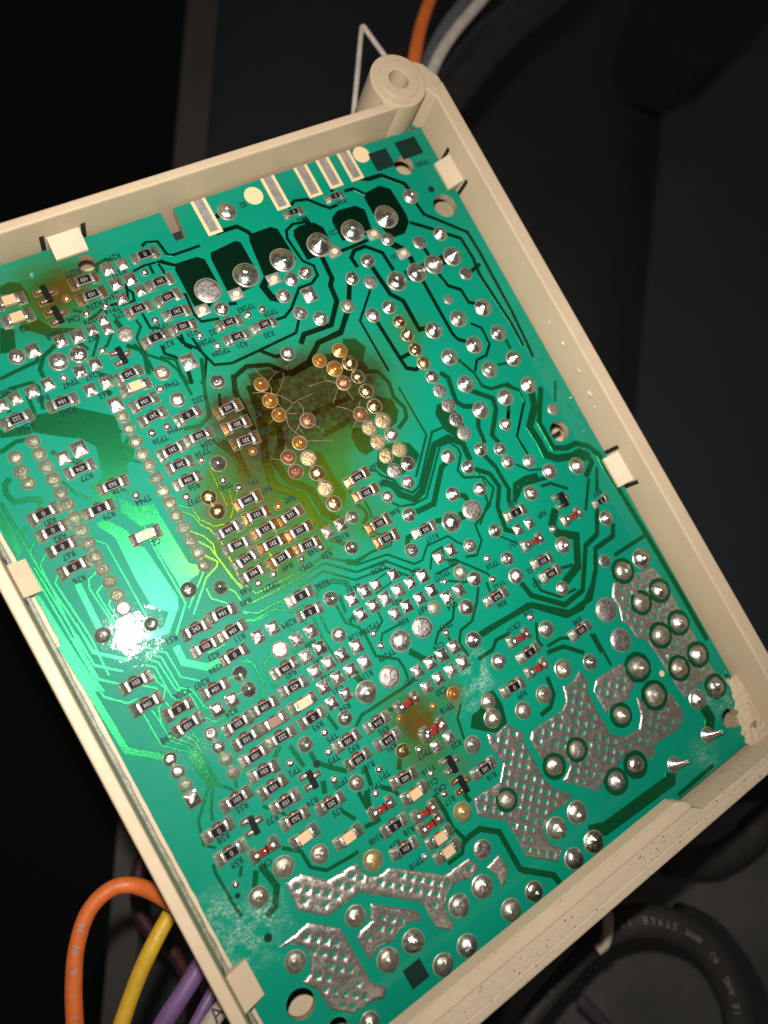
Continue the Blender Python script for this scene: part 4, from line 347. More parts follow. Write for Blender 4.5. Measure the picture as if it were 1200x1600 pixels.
LAM = m_plain("bare_laminate", (0.60, 0.46, 0.26), .6, var=.12, sc=1.0)
EDGE = m_plain("board_cut_edge", (0.40, 0.30, 0.17), .75, var=.45, sc=1.2, bs=.6, bd=.2)
RING = m_plain("mask_opening_rim", (0.36, 0.34, 0.25), .35, metal=.5, var=.2, sc=2)
S_BR = m_solder("bright_solder", (0.60, 0.57, 0.54), .34, bs=.6)
S_PIN = m_solder("pin_solder", (0.62, 0.60, 0.57), .30, bs=.55)
S_FLAT = m_solder("dull_flat_solder", (0.42, 0.39, 0.37), .48, bs=.6, sc=2.4, var=.45)
S_COAT = m_solder("lacquered_solder", (0.40, 0.37, 0.30), .40, metal=.85, coat=.5, bs=.7)
S_GRN = m_solder("green_tinted_lacquered_solder", (0.27, 0.30, 0.21), .42, metal=.6, coat=.8, bs=.9)
S_AMB = m_solder("amber_flux_coated_solder", (0.52, 0.22, 0.035), .30, metal=.75, coat=1.0, bs=.5, sc=1.2)
S_WAMB = m_solder("pale_amber_solder", (0.50, 0.38, 0.16), .35, metal=.7, coat=.9, bs=.4)
S_COP = m_solder("charred_coppery_solder", (0.30, 0.13, 0.06), .50, metal=.7, coat=.3, bs=.7, sc=2.5, var=.6)
S_GOLD = m_solder("golden_solder", (0.62, 0.44, 0.20), .30, coat=.4)
S_TAN = m_solder("tan_grainy_solder", (0.44, 0.34, 0.19), .55, bs=.9, sc=3.2, var=.55)
S_DK = m_solder("mirror_dark_solder", (0.48, 0.47, 0.45), .42, bs=.7)
TIN = m_solder("tinned_copper", (0.55, 0.51, 0.45), .33, metal=.90, bs=.26, sc=.9, var=.30)
FING = m_solder("tinned_finger", (0.46, 0.44, 0.42), .36, metal=.62, bs=.5, sc=.7, var=.4)
TERM = m_solder("resistor_terminal_metal", (0.60, 0.58, 0.56), .34, bs=.4, sc=2.5)
FILL = m_solder("dull_pad_solder", (0.25, 0.255, 0.20), .42, metal=.75, coat=.4, bs=.6)
FILLA = m_solder("amber_pad_solder", (0.24, 0.12, 0.035), .42, metal=.7, coat=.6, bs=.5)
ALU = m_plain("alumina_ceramic", (0.24, 0.21, 0.195), .5, var=.1, sc=3)
BLK = m_plain("black_overglaze", (0.005, 0.0045, 0.0045), .62, var=.2, sc=3)
INK = m_plain("white_marking_ink", (0.30, 0.30, 0.285), .6, var=.5, sc=5, bs=0)
SILK = m_plain("black_legend_ink", (0.006, 0.024, 0.019), .55, var=.4, sc=3, bs=0)
GLUE = m_plain("red_brown_adhesive", (0.15, 0.030, 0.012), .4, coat=.3, var=.4, sc=2)
TANC = m_plain("tan_ceramic", (0.52, 0.34, 0.19), .5, var=.12, sc=2)
BRNC = m_plain("brown_ceramic", (0.17, 0.075, 0.045), .5, var=.2, sc=2)
RED = m_glass("red_glass", (0.26, 0.022, 0.016))
DARK = m_plain("black_epoxy", (0.008, 0.008, 0.008), .45, var=.3, sc=2)
PLAS = m_plastic("cream_plastic", False); DUST = m_plastic("dusty_cream_plastic", True)
GRIME = m_plain("greenish_grime", (0.20, 0.22, 0.15), .35, var=.6, sc=.8, bs=.6, bd=.15, obj=board)
LACQ = m_plain("lacquer_film_on_plastic", (0.47, 0.36, 0.25), .30, coat=1.0, var=.1, sc=1, bs=.2); LACQB = m_plain("lacquer_film_on_board", (0.02, 0.20, 0.13), .30, coat=1.0, var=.1, sc=1, bs=.2)
for mt_ in (LACQ, LACQB): mt_.node_tree.nodes["Principled BSDF"].inputs["Coat Roughness"].default_value = .05
HAIR = m_plain("pale_flux_fibre", (0.45, 0.33, 0.20), .4, var=.3, sc=3, bs=0)
for mt_ in (SILK, BLK, DARK): mt_.node_tree.nodes["Principled BSDF"].inputs["Specular IOR Level"].default_value = .10
BLACKHOLE = m_plain("recess_shade", (0.004, 0.004, 0.004), .8, var=.2, bs=0)  # near-black colour stands in for the shade inside recesses

# ------------------------------------------------------------------ the board
BX0, BX1, BY0, BY1 = -57.0, 47.7, -73.6, 66.0
def jag(p0, p1, n, amp):
    out = []
    for i in range(n):
        t = i / n; x = p0[0] + (p1[0] - p0[0]) * t; y = p0[1] + (p1[1] - p0[1]) * t; dx, dy = p1[0] - p0[0], p1[1] - p0[1]; Ln = math.hypot(dx, dy)
        a = amp * nz(x * 1.3, y * 1.3, 3.0) if i else 0
        out.append((x - dy / Ln * a, y + dx / Ln * a))
    return out
outline = jag((BX0, BY0), (BX1, BY0), 40, .08) + jag((BX1, BY0), (BX1, BY1), 40, .05)
nt_ = DATA['notch']
outline += [(BX1, BY1), (nt_[3][0], BY1), nt_[2], nt_[1], (nt_[0][0], BY1)]
outline += jag((BX0, BY1), (BX0, BY0), 90, .16)
bmh = [circ(x, y, r, 30) for x, y, r in DATA['HOLE']]
me = prism("substrate", outline, -1.6, 0.0, [MASK, EDGE], 0.0, bmh)
for p in me.polygons:
    if abs(p.normal.z) < .5: p.material_index = 1
link("substrate", me, board)
z = 0.010
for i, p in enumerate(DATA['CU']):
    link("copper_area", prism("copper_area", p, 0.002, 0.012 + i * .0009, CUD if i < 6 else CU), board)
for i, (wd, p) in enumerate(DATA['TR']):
    link("trace", ribbon("trace", p, wd, 0.001, 0.042 + (i % 40) * .0009, CUD if p[0][1] > 22 and p[0][0] > -22 else CU), board)  # upper-right traces take the copy with the dark reflection in its colour

# bare laminate discs and the tinned edge fingers
for x, y, r in DATA['DISC']: link("bare_spot", prism("bare_spot", circ(x, y, r), .0805, .086, LAM), board)
for (x0, y0), (x1, y1) in DATA['FING']:
    y0 = min(y0, BY1 - .02); cx = (x0 + x1) / 2
    link("edge_finger", prism("edge_finger", [(cx - .85, y1), (cx + .85, y1), (cx + .85, y0), (cx - .85, y0)], .09, .13, FING, .02), board)
    link("finger_border", prism("finger_border", [(cx - 1.45, y1 - .55), (cx + 1.45, y1 - .55), (cx + 1.45, y0), (cx - 1.45, y0)], .080, .0885, LAM), board)
for x, y, hx, hy in DATA['BLK']: link("black_legend_block", prism("black_legend_block", [(x - hx, y - hy), (x + hx, y - hy), (x + hx, y + hy), (x - hx, y + hy)], .0805, .087, SILK), board)
for x, y, r in DATA['DOT']: link("legend_dot", prism("legend_dot", circ(x, y, r, 16), .0805, .087, SILK), board)
for k, (a, b_) in enumerate(DATA['BOX']): link("legend_line", ribbon("legend_line", [a, b_], .2, .0805, .0865 + k * .0006, SILK, .01), board)

# tinned copper areas with the grid of green mask dots
def tin_sheet(poly, seed):
    rnd = random.Random(seed); bm = bmesh.new()
    vs_ = [bm.verts.new((x, y, 0)) for x, y in poly]
    es = [bm.edges.new((vs_[i], vs_[(i + 1) % len(vs_)])) for i in range(len(vs_))]
    bmesh.ops.triangle_fill(bm, edges=es, use_beauty=True, normal=(0, 0, 1))
    PT, H = 1.66, 0.33; s2 = math.sqrt(.5)
    for d in (Vector((s2, s2, 0)), Vector((s2, -s2, 0))):
        ks = [v.co.dot(d) for v in bm.verts]; k0, k1 = math.floor(min(ks) / PT) - 1, math.ceil(max(ks) / PT) + 1
        for k in range(k0, k1 + 1):
            for o in (-H, H, PT * .34, PT * .5, PT * .66):
                bmesh.ops.bisect_plane(bm, geom=list(bm.verts) + list(bm.edges) + list(bm.faces), plane_co=d * (k * PT + o), plane_no=d, dist=1e-4)
    def frac(t): return abs((t / PT + .5) % 1.0 - .5) * PT
    def cell(x, y): return (round((x + y) * s2 / PT), round((x - y) * s2 / PT))
    filled = {}
    for f in bm.faces:
        c = f.calc_center_median(); p, q = frac((c.x + c.y) * s2), frac((c.x - c.y) * s2)
        ce = cell(c.x, c.y)
        if ce not in filled:
            filled[ce] = rnd.random() < .13 or dseg((ce[0] + ce[1]) * PT * s2, (ce[0] - ce[1]) * PT * s2, poly) < .75
        f.material_index = 1 if (p < H and q < H and not filled[ce]) else 0
        f.smooth = True
    for v in bm.verts:
        x, y = v.co.x, v.co.y; p, q = frac((x + y) * s2), frac((x - y) * s2); ce = cell(x, y)
        dd = max(p - H, q - H) if not filled.get(ce, False) else .5
        e = min(1, dseg(x, y, poly) / .45); g = min(1, max(0, dd) / .38)
        v.co.z = .09 + .16 * math.sqrt(max(0, e)) * (math.sqrt(max(0, g)) if g < 1 else 1) * (1 + .5 * nz(x * .6, y * .6)) if dd > 1e-3 else .09
    r = bmesh.ops.extrude_edge_only(bm, edges=[e for e in bm.edges if e.is_boundary])
    for v in r['geom']:
        if isinstance(v, bmesh.types.BMVert): v.co.z = .01
    bmesh.ops.recalc_face_normals(bm, faces=bm.faces)
    return bm_mesh("tinned_area", bm, [TIN, MASK])
for i, p in enumerate(DATA['TIN']):
    link("tinned_area", tin_sheet(p, i), board)
    q = p[:]
    cx = sum(a for a, _ in q) / len(q); cy = sum(b for _, b in q) / len(q)

# ------------------------------------------------------------------ solder joints
def lathe_joint(name, prof, mats, seed, lump=.06, lean=(0, 0), seg=26, mi_from=2, nub=None):
    """unit-radius joint: profile of (r, z), slightly lumpy, its tip leaning"""
    V = []; F = []; MI = []
    for k, (r, zz) in enumerate(prof):
        for i in range(seg):
            a = 2 * math.pi * i / seg; rr = r * (1 + (lump * nz(math.cos(a) * 1.2 + seed * 3.1, math.sin(a) * 1.2, zz) if 0 < k < len(prof) else 0))
            t = max(0, zz)
            if nub and k > 2:
                q_ = math.hypot(rr * math.cos(a) - nub[0], rr * math.sin(a) - nub[1]); zz_ = zz + nub[2] * math.exp(-(q_ / nub[3]) ** 4)
            else: zz_ = zz
            V.append((rr * math.cos(a) + lean[0] * t * t, rr * math.sin(a) + lean[1] * t * t, zz_ * (1 + lump * nz(seed, math.cos(a), math.sin(a)))))
    for k in range(len(prof) - 1):
        for i in range(seg):
            F.append((k * seg + i, k * seg + (i + 1) % seg, (k + 1) * seg + (i + 1) % seg, (k + 1) * seg + i)); MI.append(1 if k < mi_from else 0)
    F.append(tuple((len(prof) - 1) * seg + i for i in range(seg))); MI.append(0)
    return mesh(name, V, F, mats, MI, True)
RIMP = [(1.10, 0.0), (1.09, .05), (1.0, .055)]
PROF = {
 'd': RIMP + [(.97, .16), (.90, .32), (.76, .50), (.64, .59), (.52, .66), (.40, .70), (.28, .73), (.18, .745), (.08, .75)],
 'w': RIMP + [(.98, .18), (.92, .38), (.80, .58), (.68, .68), (.56, .76), (.44, .80), (.32, .835), (.20, .855), (.08, .86)],
 'v': RIMP + [(.98, .16), (.90, .30), (.74, .42), (.52, .52), (.30, .60), (.16, .64), (.06, .65)],
 'f': RIMP + [(.985, .08), (.93, .13), (.70, .16), (.40, .17), (.12, .17)],
 'p': RIMP + [(.97, .11), (.86, .25), (.68, .40), (.50, .54), (.36, .68), (.29, .80), (.22, .87), (.08, .90)],
 'e': RIMP + [(.97, .12), (.85, .30), (.66, .55), (.50, .85), (.40, 1.15), (.30, 1.5), (.16, 1.75), (.05, 1.8)],
}
STY = {'d': ('d', S_BR), 'p': ('p', S_PIN), 'f': ('f', S_FLAT), 'w': ('w', S_COAT), 'a': ('p', S_AMB), 'c': ('d', S_COP), 'g': ('d', S_GOLD), 'h': ('f', S_TAN), 'k': ('d', S_DK), 'wa': ('w', S_WAMB), 'e': ('e', S_BR), 'v': ('v', S_GRN)}
JM = {}
for st, (pf, mt) in STY.items():
    JM[st] = []
    for k in range(6):
        rn = random.Random(hash((len(st), ord(st[0]), k)) & 0xffff); ln = .30 if pf in 'pv' else (.1 if pf != 'e' else 0)
        prof = PROF[pf]
        if pf in 'dwpv':
            hs = .62 + .45 * rn.random(); prof = [(r, zz if j < 3 else .055 + (zz - .055) * hs) for j, (r, zz) in enumerate(prof)]
        lean = (rn.uniform(-ln, ln), rn.uniform(-ln, ln)) if pf != 'e' else (.42, .10)
        JM[st].append(lathe_joint("solder_joint", prof, [mt, RING], k * 1.7 + ord(st[0]), .10, lean, 26, 2, (rn.uniform(-.25, .25), rn.uniform(-.25, .25), rn.uniform(.10, .24), rn.uniform(.22, .34)) if (pf in 'dwv' and k % 3) else None))
for x, y, r, st in DATA['J']:
    k = random.randrange(6)
    rz = random.uniform(0, 6.28) if st != 'e' else -.35
    hz = r * random.uniform(.92, 1.08)
    link("solder_joint", JM[st][k], board, (x, y, .088), rz, (r * .93, r * .93, hz * .9))
# dark masked-copper collars of the big joints in and beside the tinned areas
for i, (x, y, r, st) in enumerate(DATA['J']):
    if r > 1.25 and y < -12 and st in ('d', 'w', 'wa', 'f'):
        if x < -50 and y > -30: continue
        ins = any(pip(x, y, p) or dseg(x, y, p) < r * 1.1 for p in DATA['TIN'])
        if not ins: continue
        z1 = (.27 + (i % 30) * .0015) if ins else (.0835 + (i % 8) * .0005)
        link("masked_collar", prism("masked_collar", [(px_ + .12 * nz(px_ * 1.3, py_ * 1.3), py_ + .12 * nz(py_ * 1.3, px_ * 1.3)) for px_, py_ in circ(x, y, r * 1.27, 26)], .08, z1, CU, 0, [circ(x, y, r * .8, 26)]), board)

# round test pads
TPM = {}
for st, mt in (('', S_PIN), ('a', S_AMB)):
    TPM[st] = [lathe_joint("test_pad", RIMP + [(.95, .25), (.8, .5), (.55, .72), (.25, .84), (.08, .86)], [mt, RING], k, .05, (0, 0), 18) for k in range(3)]
for x, y, r, st in DATA['TP']: link("test_pad", random.choice(TPM[st]), board, (x, y, .088), random.uniform(0, 6), (r * .88, r * .88, r * .8))

# square tinned pads: pillows of solder in a thin bare rim
def pillow(name, mats, seed, hx=1.0, hy=1.0, h=.35, n=9, peak=(0, 0)):
    V = []; F = []; MI = []
    for j in range(n):
        for i in range(n):
            x, y = -1 + 2 * i / (n - 1), -1 + 2 * j / (n - 1)
            e = (1 - abs(x) ** 3) * (1 - abs(y) ** 3); d = math.hypot(x - peak[0], y - peak[1])
            V.append((x * hx, y * hy, .03 + h * (e ** .7) * (1.15 - .45 * d) * (1 + .35 * nz(x * 1.5 + seed * 5, y * 1.5))))
    for j in range(n - 1):
        for i in range(n - 1): a = j * n + i; F.append((a, a + 1, a + n + 1, a + n)); MI.append(0)
    b = len(V); s = 1.13
    V += [(-hx * s, -hy * s, .02), (hx * s, -hy * s, .02), (hx * s, hy * s, .02), (-hx * s, hy * s, .02)]; F.append((b, b + 1, b + 2, b + 3)); MI.append(1)
    V += [(-hx * s, -hy * s, -.03), (hx * s, -hy * s, -.03), (hx * s, hy * s, -.03), (-hx * s, hy * s, -.03)]
    for k in range(4): F.append((b + 4 + k, b + 4 + (k + 1) % 4, b + (k + 1) % 4, b + k)); MI.append(1)
    for a, c in (((0, 0), (n - 1, 0)),): pass
    return mesh(name, V, F, mats, MI, True)
SQM = [pillow("square_pad", [S_BR, RING], k, .9, 1.0, .42, 9, (random.uniform(-.4, .4), random.uniform(-.4, .4))) for k in range(6)]
SQG = [pillow("square_pad", [S_COAT, RING], k, .9, 1.0, .38, 9, (random.uniform(-.4, .4), random.uniform(-.4, .4))) for k in range(3)]
for x, y, h in DATA['SQ']: link("square_pad", random.choice(SQM), board, (x, y, .088), random.uniform(-.05, .05) + random.choice((0, math.pi)), (h, h, min(h, 1.1)))
for x, y in DATA['BARE']:
    o = link("small_pad", pillow("small_pad", [FING, RING], 3, 1.15, .95, .16), board, (x, y, .088))
    link("bare_spot", prism("bare_spot", circ(0, 0, .62, 20, .85), .20, .26, LAM), o)

# ------------------------------------------------------------------ surface-mount parts
def fillet_mesh(mt, seed, w=.98, L0=0.0, L1=.95, h=.62):
    """solder from a chip's end down to its pad, with the pad's bare rim; +x is outward"""
    V = []; F = []; MI = []; n = 7
    for j in range(n):
        for i in range(n):
            t = i / (n - 1); y = -1 + 2 * j / (n - 1)
            zz = h * (1 - t) ** 2.1 * (1 - .35 * abs(y) ** 3) + .13 * (1 - abs(y) ** 4) * (1 - t ** 6) * (1 + .6 * nz(t * 2 + seed, y * 2)) + .02
            V.append((L0 + (L1 - L0) * t, y * w, zz))
    for j in range(n - 1):
        for i in range(n - 1): a = j * n + i; F.append((a, a + 1, a + n + 1, a + n)); MI.append(0)
    b = len(V); q = .12
    V += [(L0 - .5, -w - q, .015), (L1 + q, -w - q, .015), (L1 + q, w + q, .015), (L0 - .5, w + q, .015), (L0 - .5, -w - q, -.03), (L1 + q, -w - q, -.03), (L1 + q, w + q, -.03), (L0 - .5, w + q, -.03)]
    F.append((b, b + 1, b + 2, b + 3)); MI.append(1)
    for k in range(4): F.append((b + 4 + k, b + 4 + (k + 1) % 4, b + (k + 1) % 4, b + k)); MI.append(1)
    # side walls of the solder
    for row in (0, n - 1):
        ids = [row * n + i for i in range(n)]; c = len(V)
        for i in ids: V.append((V[i][0], V[i][1], 0.0))
        for i in range(n - 1): F.append((ids[i], c + i, c + i + 1, ids[i + 1]) if row == 0 else (ids[i + 1], c + i + 1, c + i, ids[i])); MI.append(0)
    return mesh("solder_fillet", V, F, [mt, RING], MI, True)
FM = {0: [fillet_mesh(FILL, k) for k in range(4)], 1: [fillet_mesh(FILLA, k + 9) for k in range(3)]}
RB = box("resistor", -1.52, 1.52, -.74, .74, .10, .62, ALU, .05)
OG = box("overglaze", -1.08, 1.08, -.67, .67, .60, .66, BLK, .03)
def term_mesh():
    bm = bmesh.new(); box_bm(bm, 1.14, 1.60, -.80, .80, .06, .69, 0, .10); return bm_mesh("terminal", bm, TERM, True)
TMs = term_mesh()
GL = lathe_joint("adhesive_dot", [(1, 0), (.95, .3), (.7, .7), (.35, .95), (.1, 1)], [GLUE], 4, .12, (0, 0), 14, 0)
def chip_common(o, amber, sc=1.0):
    for s in (0, math.pi):
        link("solder_fillet", random.choice(FM[amber]), o, (1.55 * math.cos(s), random.uniform(-.06, .06), 0), s, (random.uniform(.85, 1.12), random.uniform(.92, 1.06), random.uniform(.6, 1.25)))
def resistor(x, y, code):
    amber = 1 if code.endswith('a') else 0; code = code.rstrip('a'); sm = code.endswith('s'); code = code.rstrip('s')
    up = code.startswith('^'); code = code.lstrip('^')
    s = .80 if sm else 1.0; rz = random.gauss(0, .04)
    o = link("resistor", RB, board, (x + random.uniform(-.05, .05), y + random.uniform(-.05, .05), .088), rz, (s, s, s))
    link("overglaze", OG, o)
    for a in (0, math.pi): link("terminal", TMs, o, (0, 0, 0), a)
    chip_common(o, amber)
    if not sm: link("adhesive_dot", GL, o, (random.uniform(-.25, .25), .74, 0), 0, (.80, .50, .50))
    link("marking", text_mesh(code, INK, *code_key(code)[1:]), o, (0, 0, .668), 0 if up else math.pi, (.9, 1, 1))
for x, y, c in DATA['RES']: resistor(x, y, c)
CB = {'t': box("ceramic_capacitor", -1.05, 1.05, -.78, .78, .08, .95, TANC, .08), 'b': box("ceramic_capacitor", -1.05, 1.05, -.78, .78, .08, .95, BRNC, .08)}
bm = bmesh.new(); box_bm(bm, .98, 1.60, -.82, .82, .05, 1.0, 0, .14); CT = bm_mesh("terminal", bm, S_BR, True)
for x, y, k in DATA['CAP']:
    o = link("ceramic_capacitor", CB[k], board, (x, y, .088), random.uniform(-.06, .06))
    for a in (0, math.pi): link("terminal", CT, o, (0, 0, 0), a)
    chip_common(o, 0)
    link("adhesive_dot", GL, o, (0, .55, 0), 0, (.6, .45, .4))
QB = box("transistor", -.50, .50, -1.45, 1.45, .10, 1.05, DARK, .12)
QP = {0: pillow("lead_solder", [FILL, RING], 5, .62, .52, .55), 1: pillow("lead_solder", [FILLA, RING], 5, .62, .52, .55)}
QL = box("lead", 0, .75, -.20, .20, .25, .42, TERM, .05)
for x, y, k in DATA['SOT']:
    o = link("transistor", QB, board, (x, y, .088), random.uniform(-.05, .05)); am = 1 if k else 0
    for px_, py_ in ((-1.12, .95), (-1.12, -.95), (1.12, .15)):
        link("lead_solder", QP[am], o, (px_, py_, 0)); link("lead", QL, o, (.45 if px_ > 0 else -.45, py_, .1), 0 if px_ > 0 else math.pi)
def cyl_x(name, x0, x1, r, mts, n=18, zc=.75):
    V = []; F = []
    st = [(x0, r * .55), (x0 + .12, r * .9), (x0 + .3, r), (x1 - .3, r), (x1 - .12, r * .9), (x1, r * .55)]
    for xx, rr in st:
        for i in range(n): a = 2 * math.pi * i / n; V.append((xx, rr * math.cos(a), zc + rr * math.sin(a)))
    for k in range(len(st) - 1):
        for i in range(n): F.append((k * n + i, k * n + (i + 1) % n, (k + 1) * n + (i + 1) % n, (k + 1) * n + i))
    F.append(tuple(reversed(range(n)))); F.append(tuple((len(st) - 1) * n + i for i in range(n)))
    F = [tuple(reversed(f)) for f in F]
    return mesh(name, V, F, mts, None, True)
DG = cyl_x("glass_diode", -1.1, 1.1, .62, [RED]); DBand = cyl_x("cathode_band", .05, .75, .645, [BLK]); DC = cyl_x("end_cap", .95, 1.95, .72, [S_BR])
for x, y in DATA['DIO']:
    o = link("glass_diode", DG, board, (x, y, .088), random.uniform(-.06, .06))
    link("cathode_band", DBand, o)
    for a in (0, math.pi): link("end_cap", DC, o, (0, 0, 0), a); link("solder_fillet", random.choice(FM[0]), o, (1.5 * math.cos(a), 0, 0), a, (1, 1.05, 1.2))

# printed legend
for i, (x, y, s) in enumerate(DATA['TXT']):
    link("legend_text", text_mesh(s, SILK, *TXK), board, (x, y, .0915 + (i % 9) * .0004), math.pi + random.uniform(-.05, .05), (.88, 1, 1))

# pale resin fibres burst from the scorched joints
for p in DATA['CRACK']:
    pts = [(x, y, .22 + .5 * abs(nz(x, y)) + (.5 if 0 < i < len(p) - 1 else 0)) for i, (x, y) in enumerate(p)]
    link("resin_fibre", tube("resin_fibre", pts, .020, HAIR, 6, 5, .4), board)

# ------------------------------------------------------------------ the plastic tray
H = 8.0
IX0, IX1, IY0, IY1 = -58.3, 48.6, -74.2, 66.5
OX0, OX1, OY0, OY1 = -60.2, 51.6, -76.4, 68.2
ZB = -16.0
link("floor", box("floor", OX0 + .5, OX1 - .5, OY0 + .5, OY1 - .5, ZB, ZB + 4, PLAS), case)
def wall(name, x0, x1, y0, y1, z1=H, mt=PLAS, bev=.35):
    return link(name, box(name, x0, x1, y0, y1, ZB, z1, mt, bev), case)
wall("wall_top", OX0 + .4, 40.5, IY1, OY1)
wall("wall_right", IX1, OX1, OY0 + .2, 69.0)
wall("wall_left", OX0, IX0, OY0 + .2, OY1 - .1)
wall("wall_bottom", OX0 + .3, OX1 - .2, OY0, IY0 - .4, H - .1, DUST)
# inner ledges the board rests on
link("ledge", box("ledge", IX0 + .002, IX0 + 2.2, IY0, IY1 - .1, -4.5, -1.65, PLAS), case)
link("ledge", box("ledge", IX1 - 1.6, IX1 - .002, IY0, IY1 - .1, -4.6, -1.66, PLAS), case)
# overhanging lip along the bottom wall
link("lip", prism("lip", [(-59.9, -69.0), (18.6, -69.4), (20.0, -70.2), (20.6, -71.0), (20.6, -71.9), (-59.9, -71.6)], 4.6, 8.15, PLAS, .3), case)
link("rim_shelf", prism("rim_shelf", [(-59.8, -71.3), (20.2, -71.6), (21.6, -72.6), (22.6, -73.4), (48.0, -73.7), (48.0, -74.7), (-59.8, -74.7)], 3.0, 7.86, DUST, .15), case)
link("lip_dust", prism("lip_dust", [(-59.5 + i * .8, -68.9 - .5 * (i / 97) + .16 * nz(i * .9, 2)) for i in range(97)] + [(18 - i * .8, -69.45 - .5 * (1 - i / 97) + .12 * nz(i * .7, 8)) for i in range(97)], 8.16, 8.22, DUST), case)
# round screw boss on the corner
bx, by = 42.4, 71.5
def ring_boss(name, r0, r1, z0, z1, mt, bev=.25):
    return link(name, prism(name, circ(bx, by, r1, 48), z0, z1, mt, bev, [circ(bx, by, r0, 32)]), case)
ring_boss("screw_boss", 2.5, 5.7, ZB, 8.4, PLAS, .3)
ring_boss("boss_ring", 2.0, 4.1, ZB + .3, 8.75, PLAS, .2)
link("boss_seat", prism("boss_seat", circ(bx, by, 1.98, 32), ZB, 4.0, PLAS), case)
link("boss_web", prism("boss_web", [(46.3, 75.6), (49.6, 73.6), (51.4, 70.4), (51.55, 66.0), (48.7, 66.0), (47.2, 69.0)], ZB, 7.95, PLAS, .3), case)
link("boss_web", prism("boss_web", [(36.6, 66.6), (41.8, 66.6), (41.5, 70.0), (38.4, 71.4), (37.4, 69.5)], ZB, 7.97, PLAS, .2), case)
# spring clips: wedges that lean over the board's edge, each between two slots drawn as shade-black blocks
def clip(name, cx, cy, ang, width, reach=2.4, hz=3.4, slot_shade=True):
    o = empty(name, case, Vector((cx, cy, 0)) * MM); o.rotation_euler = (0, 0, ang)
    w2 = width / 2      # local +x points over the board
    V = [(-.4, -w2, .25), (reach, -w2, .25), (reach, -w2, .9), (-.4, -w2, hz), (-.4, w2, .25), (reach, w2, .25), (reach, w2, .9), (-.4, w2, hz)]
    Fc = [(0, 1, 2, 3), (7, 6, 5, 4), (0, 4, 5, 1), (1, 5, 6, 2), (2, 6, 7, 3), (3, 7, 4, 0)]
    link("hook", mesh("hook", V, Fc, PLAS), o)
    if slot_shade:
        for s in (-1, 1):
            link("slot_shade", box("slot_shade", -.6, .06, s * (w2 + .75) - .45, s * (w2 + .75) + .45, -1.5, hz + .6, BLACKHOLE, .15), o)  # solid black block in place of the shade in a slot
    return o
clip("clip", IX1, 54.2, math.pi, 6.0, 2.9, 2.8)
clip("clip", IX1, -14.6, math.pi, 6.4, 2.7, 2.8)
clip("clip", -27.0, IY1, -math.pi / 2, 5.6, 3.2, 3.0)
clip("clip", IX0, 17.0, 0, 5.6, 2.6, 2.6)
clip("clip", IX0, -52.7, 0, 6.0, 3.4, 2.6)
# grime film in the gap along the left wall
link("grime_film", prism("grime_film", jag((IX0 + .02, IY0 + 1), (IX0 + .02, 45), 60, .02) + jag((IX0 + .55, 45), (IX0 + .55, IY0 + 1), 60, .25), -1.6, .3, GRIME), case)

n_ = DATA['notch']; link("slot_shade", prism("slot_shade", [(n_[1][0] - .6, n_[1][1] - 1.0), (n_[2][0] + .6, n_[2][1] - 1.0), (n_[2][0] + .6, n_[2][1] + 2.6), (n_[1][0] - .6, n_[1][1] + 2.6)], ZB + 4.02, -2.2, BLACKHOLE), case)  # black block added in place of the shadowed floor under the notch
hx_, hy_, hr_ = DATA['HOLE'][4]; link("slot_shade", box("slot_shade", hx_ - 2.6, hx_ + 4.4, hy_ - .35, hy_ + .25, ZB + 4.02, -6.0, BLACKHOLE), case)  # black bar stands in for the shade in a floor slit
# debris heaped in the corner
def heap(name, poly, top, mt, step=.45, seed=0):
    bm = bmesh.new(); xs = [p[0] for p in poly]; ys = [p[1] for p in poly]; g = {}
    nx = int((max(xs) - min(xs)) / step) + 3; ny = int((max(ys) - min(ys)) / step) + 3
    for j in range(ny):
        for i in range(nx):
            x = min(xs) - step + i * step; y = min(ys) - step + j * step
            s = (dseg(x, y, poly) if pip(x, y, poly) else -dseg(x, y, poly)) + .7 * nz(x * 1.1, y * 1.1, seed)
            g[i, j] = (bm.verts.new((x, y, -.05 + top * max(0, min(1, s / 2.4)) ** .8 * (1 + .3 * nz(x * .8, y * .8, 4)))), s)
    for j in range(ny - 1):
        for i in range(nx - 1):
            q = [g[i, j], g[i + 1, j], g[i + 1, j + 1], g[i, j + 1]]
            if max(t[1] for t in q) > 0: bm.faces.new([t[0] for t in q]).smooth = True
    bmesh.ops.delete(bm, geom=[v for v in bm.verts if not v.link_faces], context='VERTS')
    return bm_mesh(name, bm, mt)
o = link("debris_heap", heap("debris_heap", DATA['HEAP'], .40, DUST, .22), None, (0, 0, 0)); o.location.z = BZ + .0001
tag(o, "pale dust heap caked in the board's right corner beside the screw hole", "debris", kind="stuff")
o = link("dirt_smear", heap("dirt_smear", DATA['SMEAR'], .62, m_plain("brown_dirt", (0.25, 0.18, 0.115), .8, var=.4, sc=1.5, bs=.6, bd=.2), .22, 5), None); o.location.z = BZ + .0001
sb = bmesh.new(); rd = random.Random(3)
for _ in range(420):
    a_ = rd.random(); p_ = DATA['HEAP'][rd.randrange(10)]; q_ = DATA['HEAP'][rd.randrange(10)]
    x_ = p_[0] + (q_[0] - p_[0]) * a_ + rd.gauss(0, .9); y_ = p_[1] + (q_[1] - p_[1]) * a_ + rd.gauss(0, .9); r_ = rd.uniform(.04, .16)
    if x_ > 48.3 or y_ < -73: continue
    mt4 = Matrix.Translation((x_, y_, .09 + r_ * .3)) @ Matrix.Diagonal((1, rd.uniform(.6, 1.4), .5, 1))
    bmesh.ops.create_icosphere(sb, subdivisions=1, radius=r_, matrix=mt4)
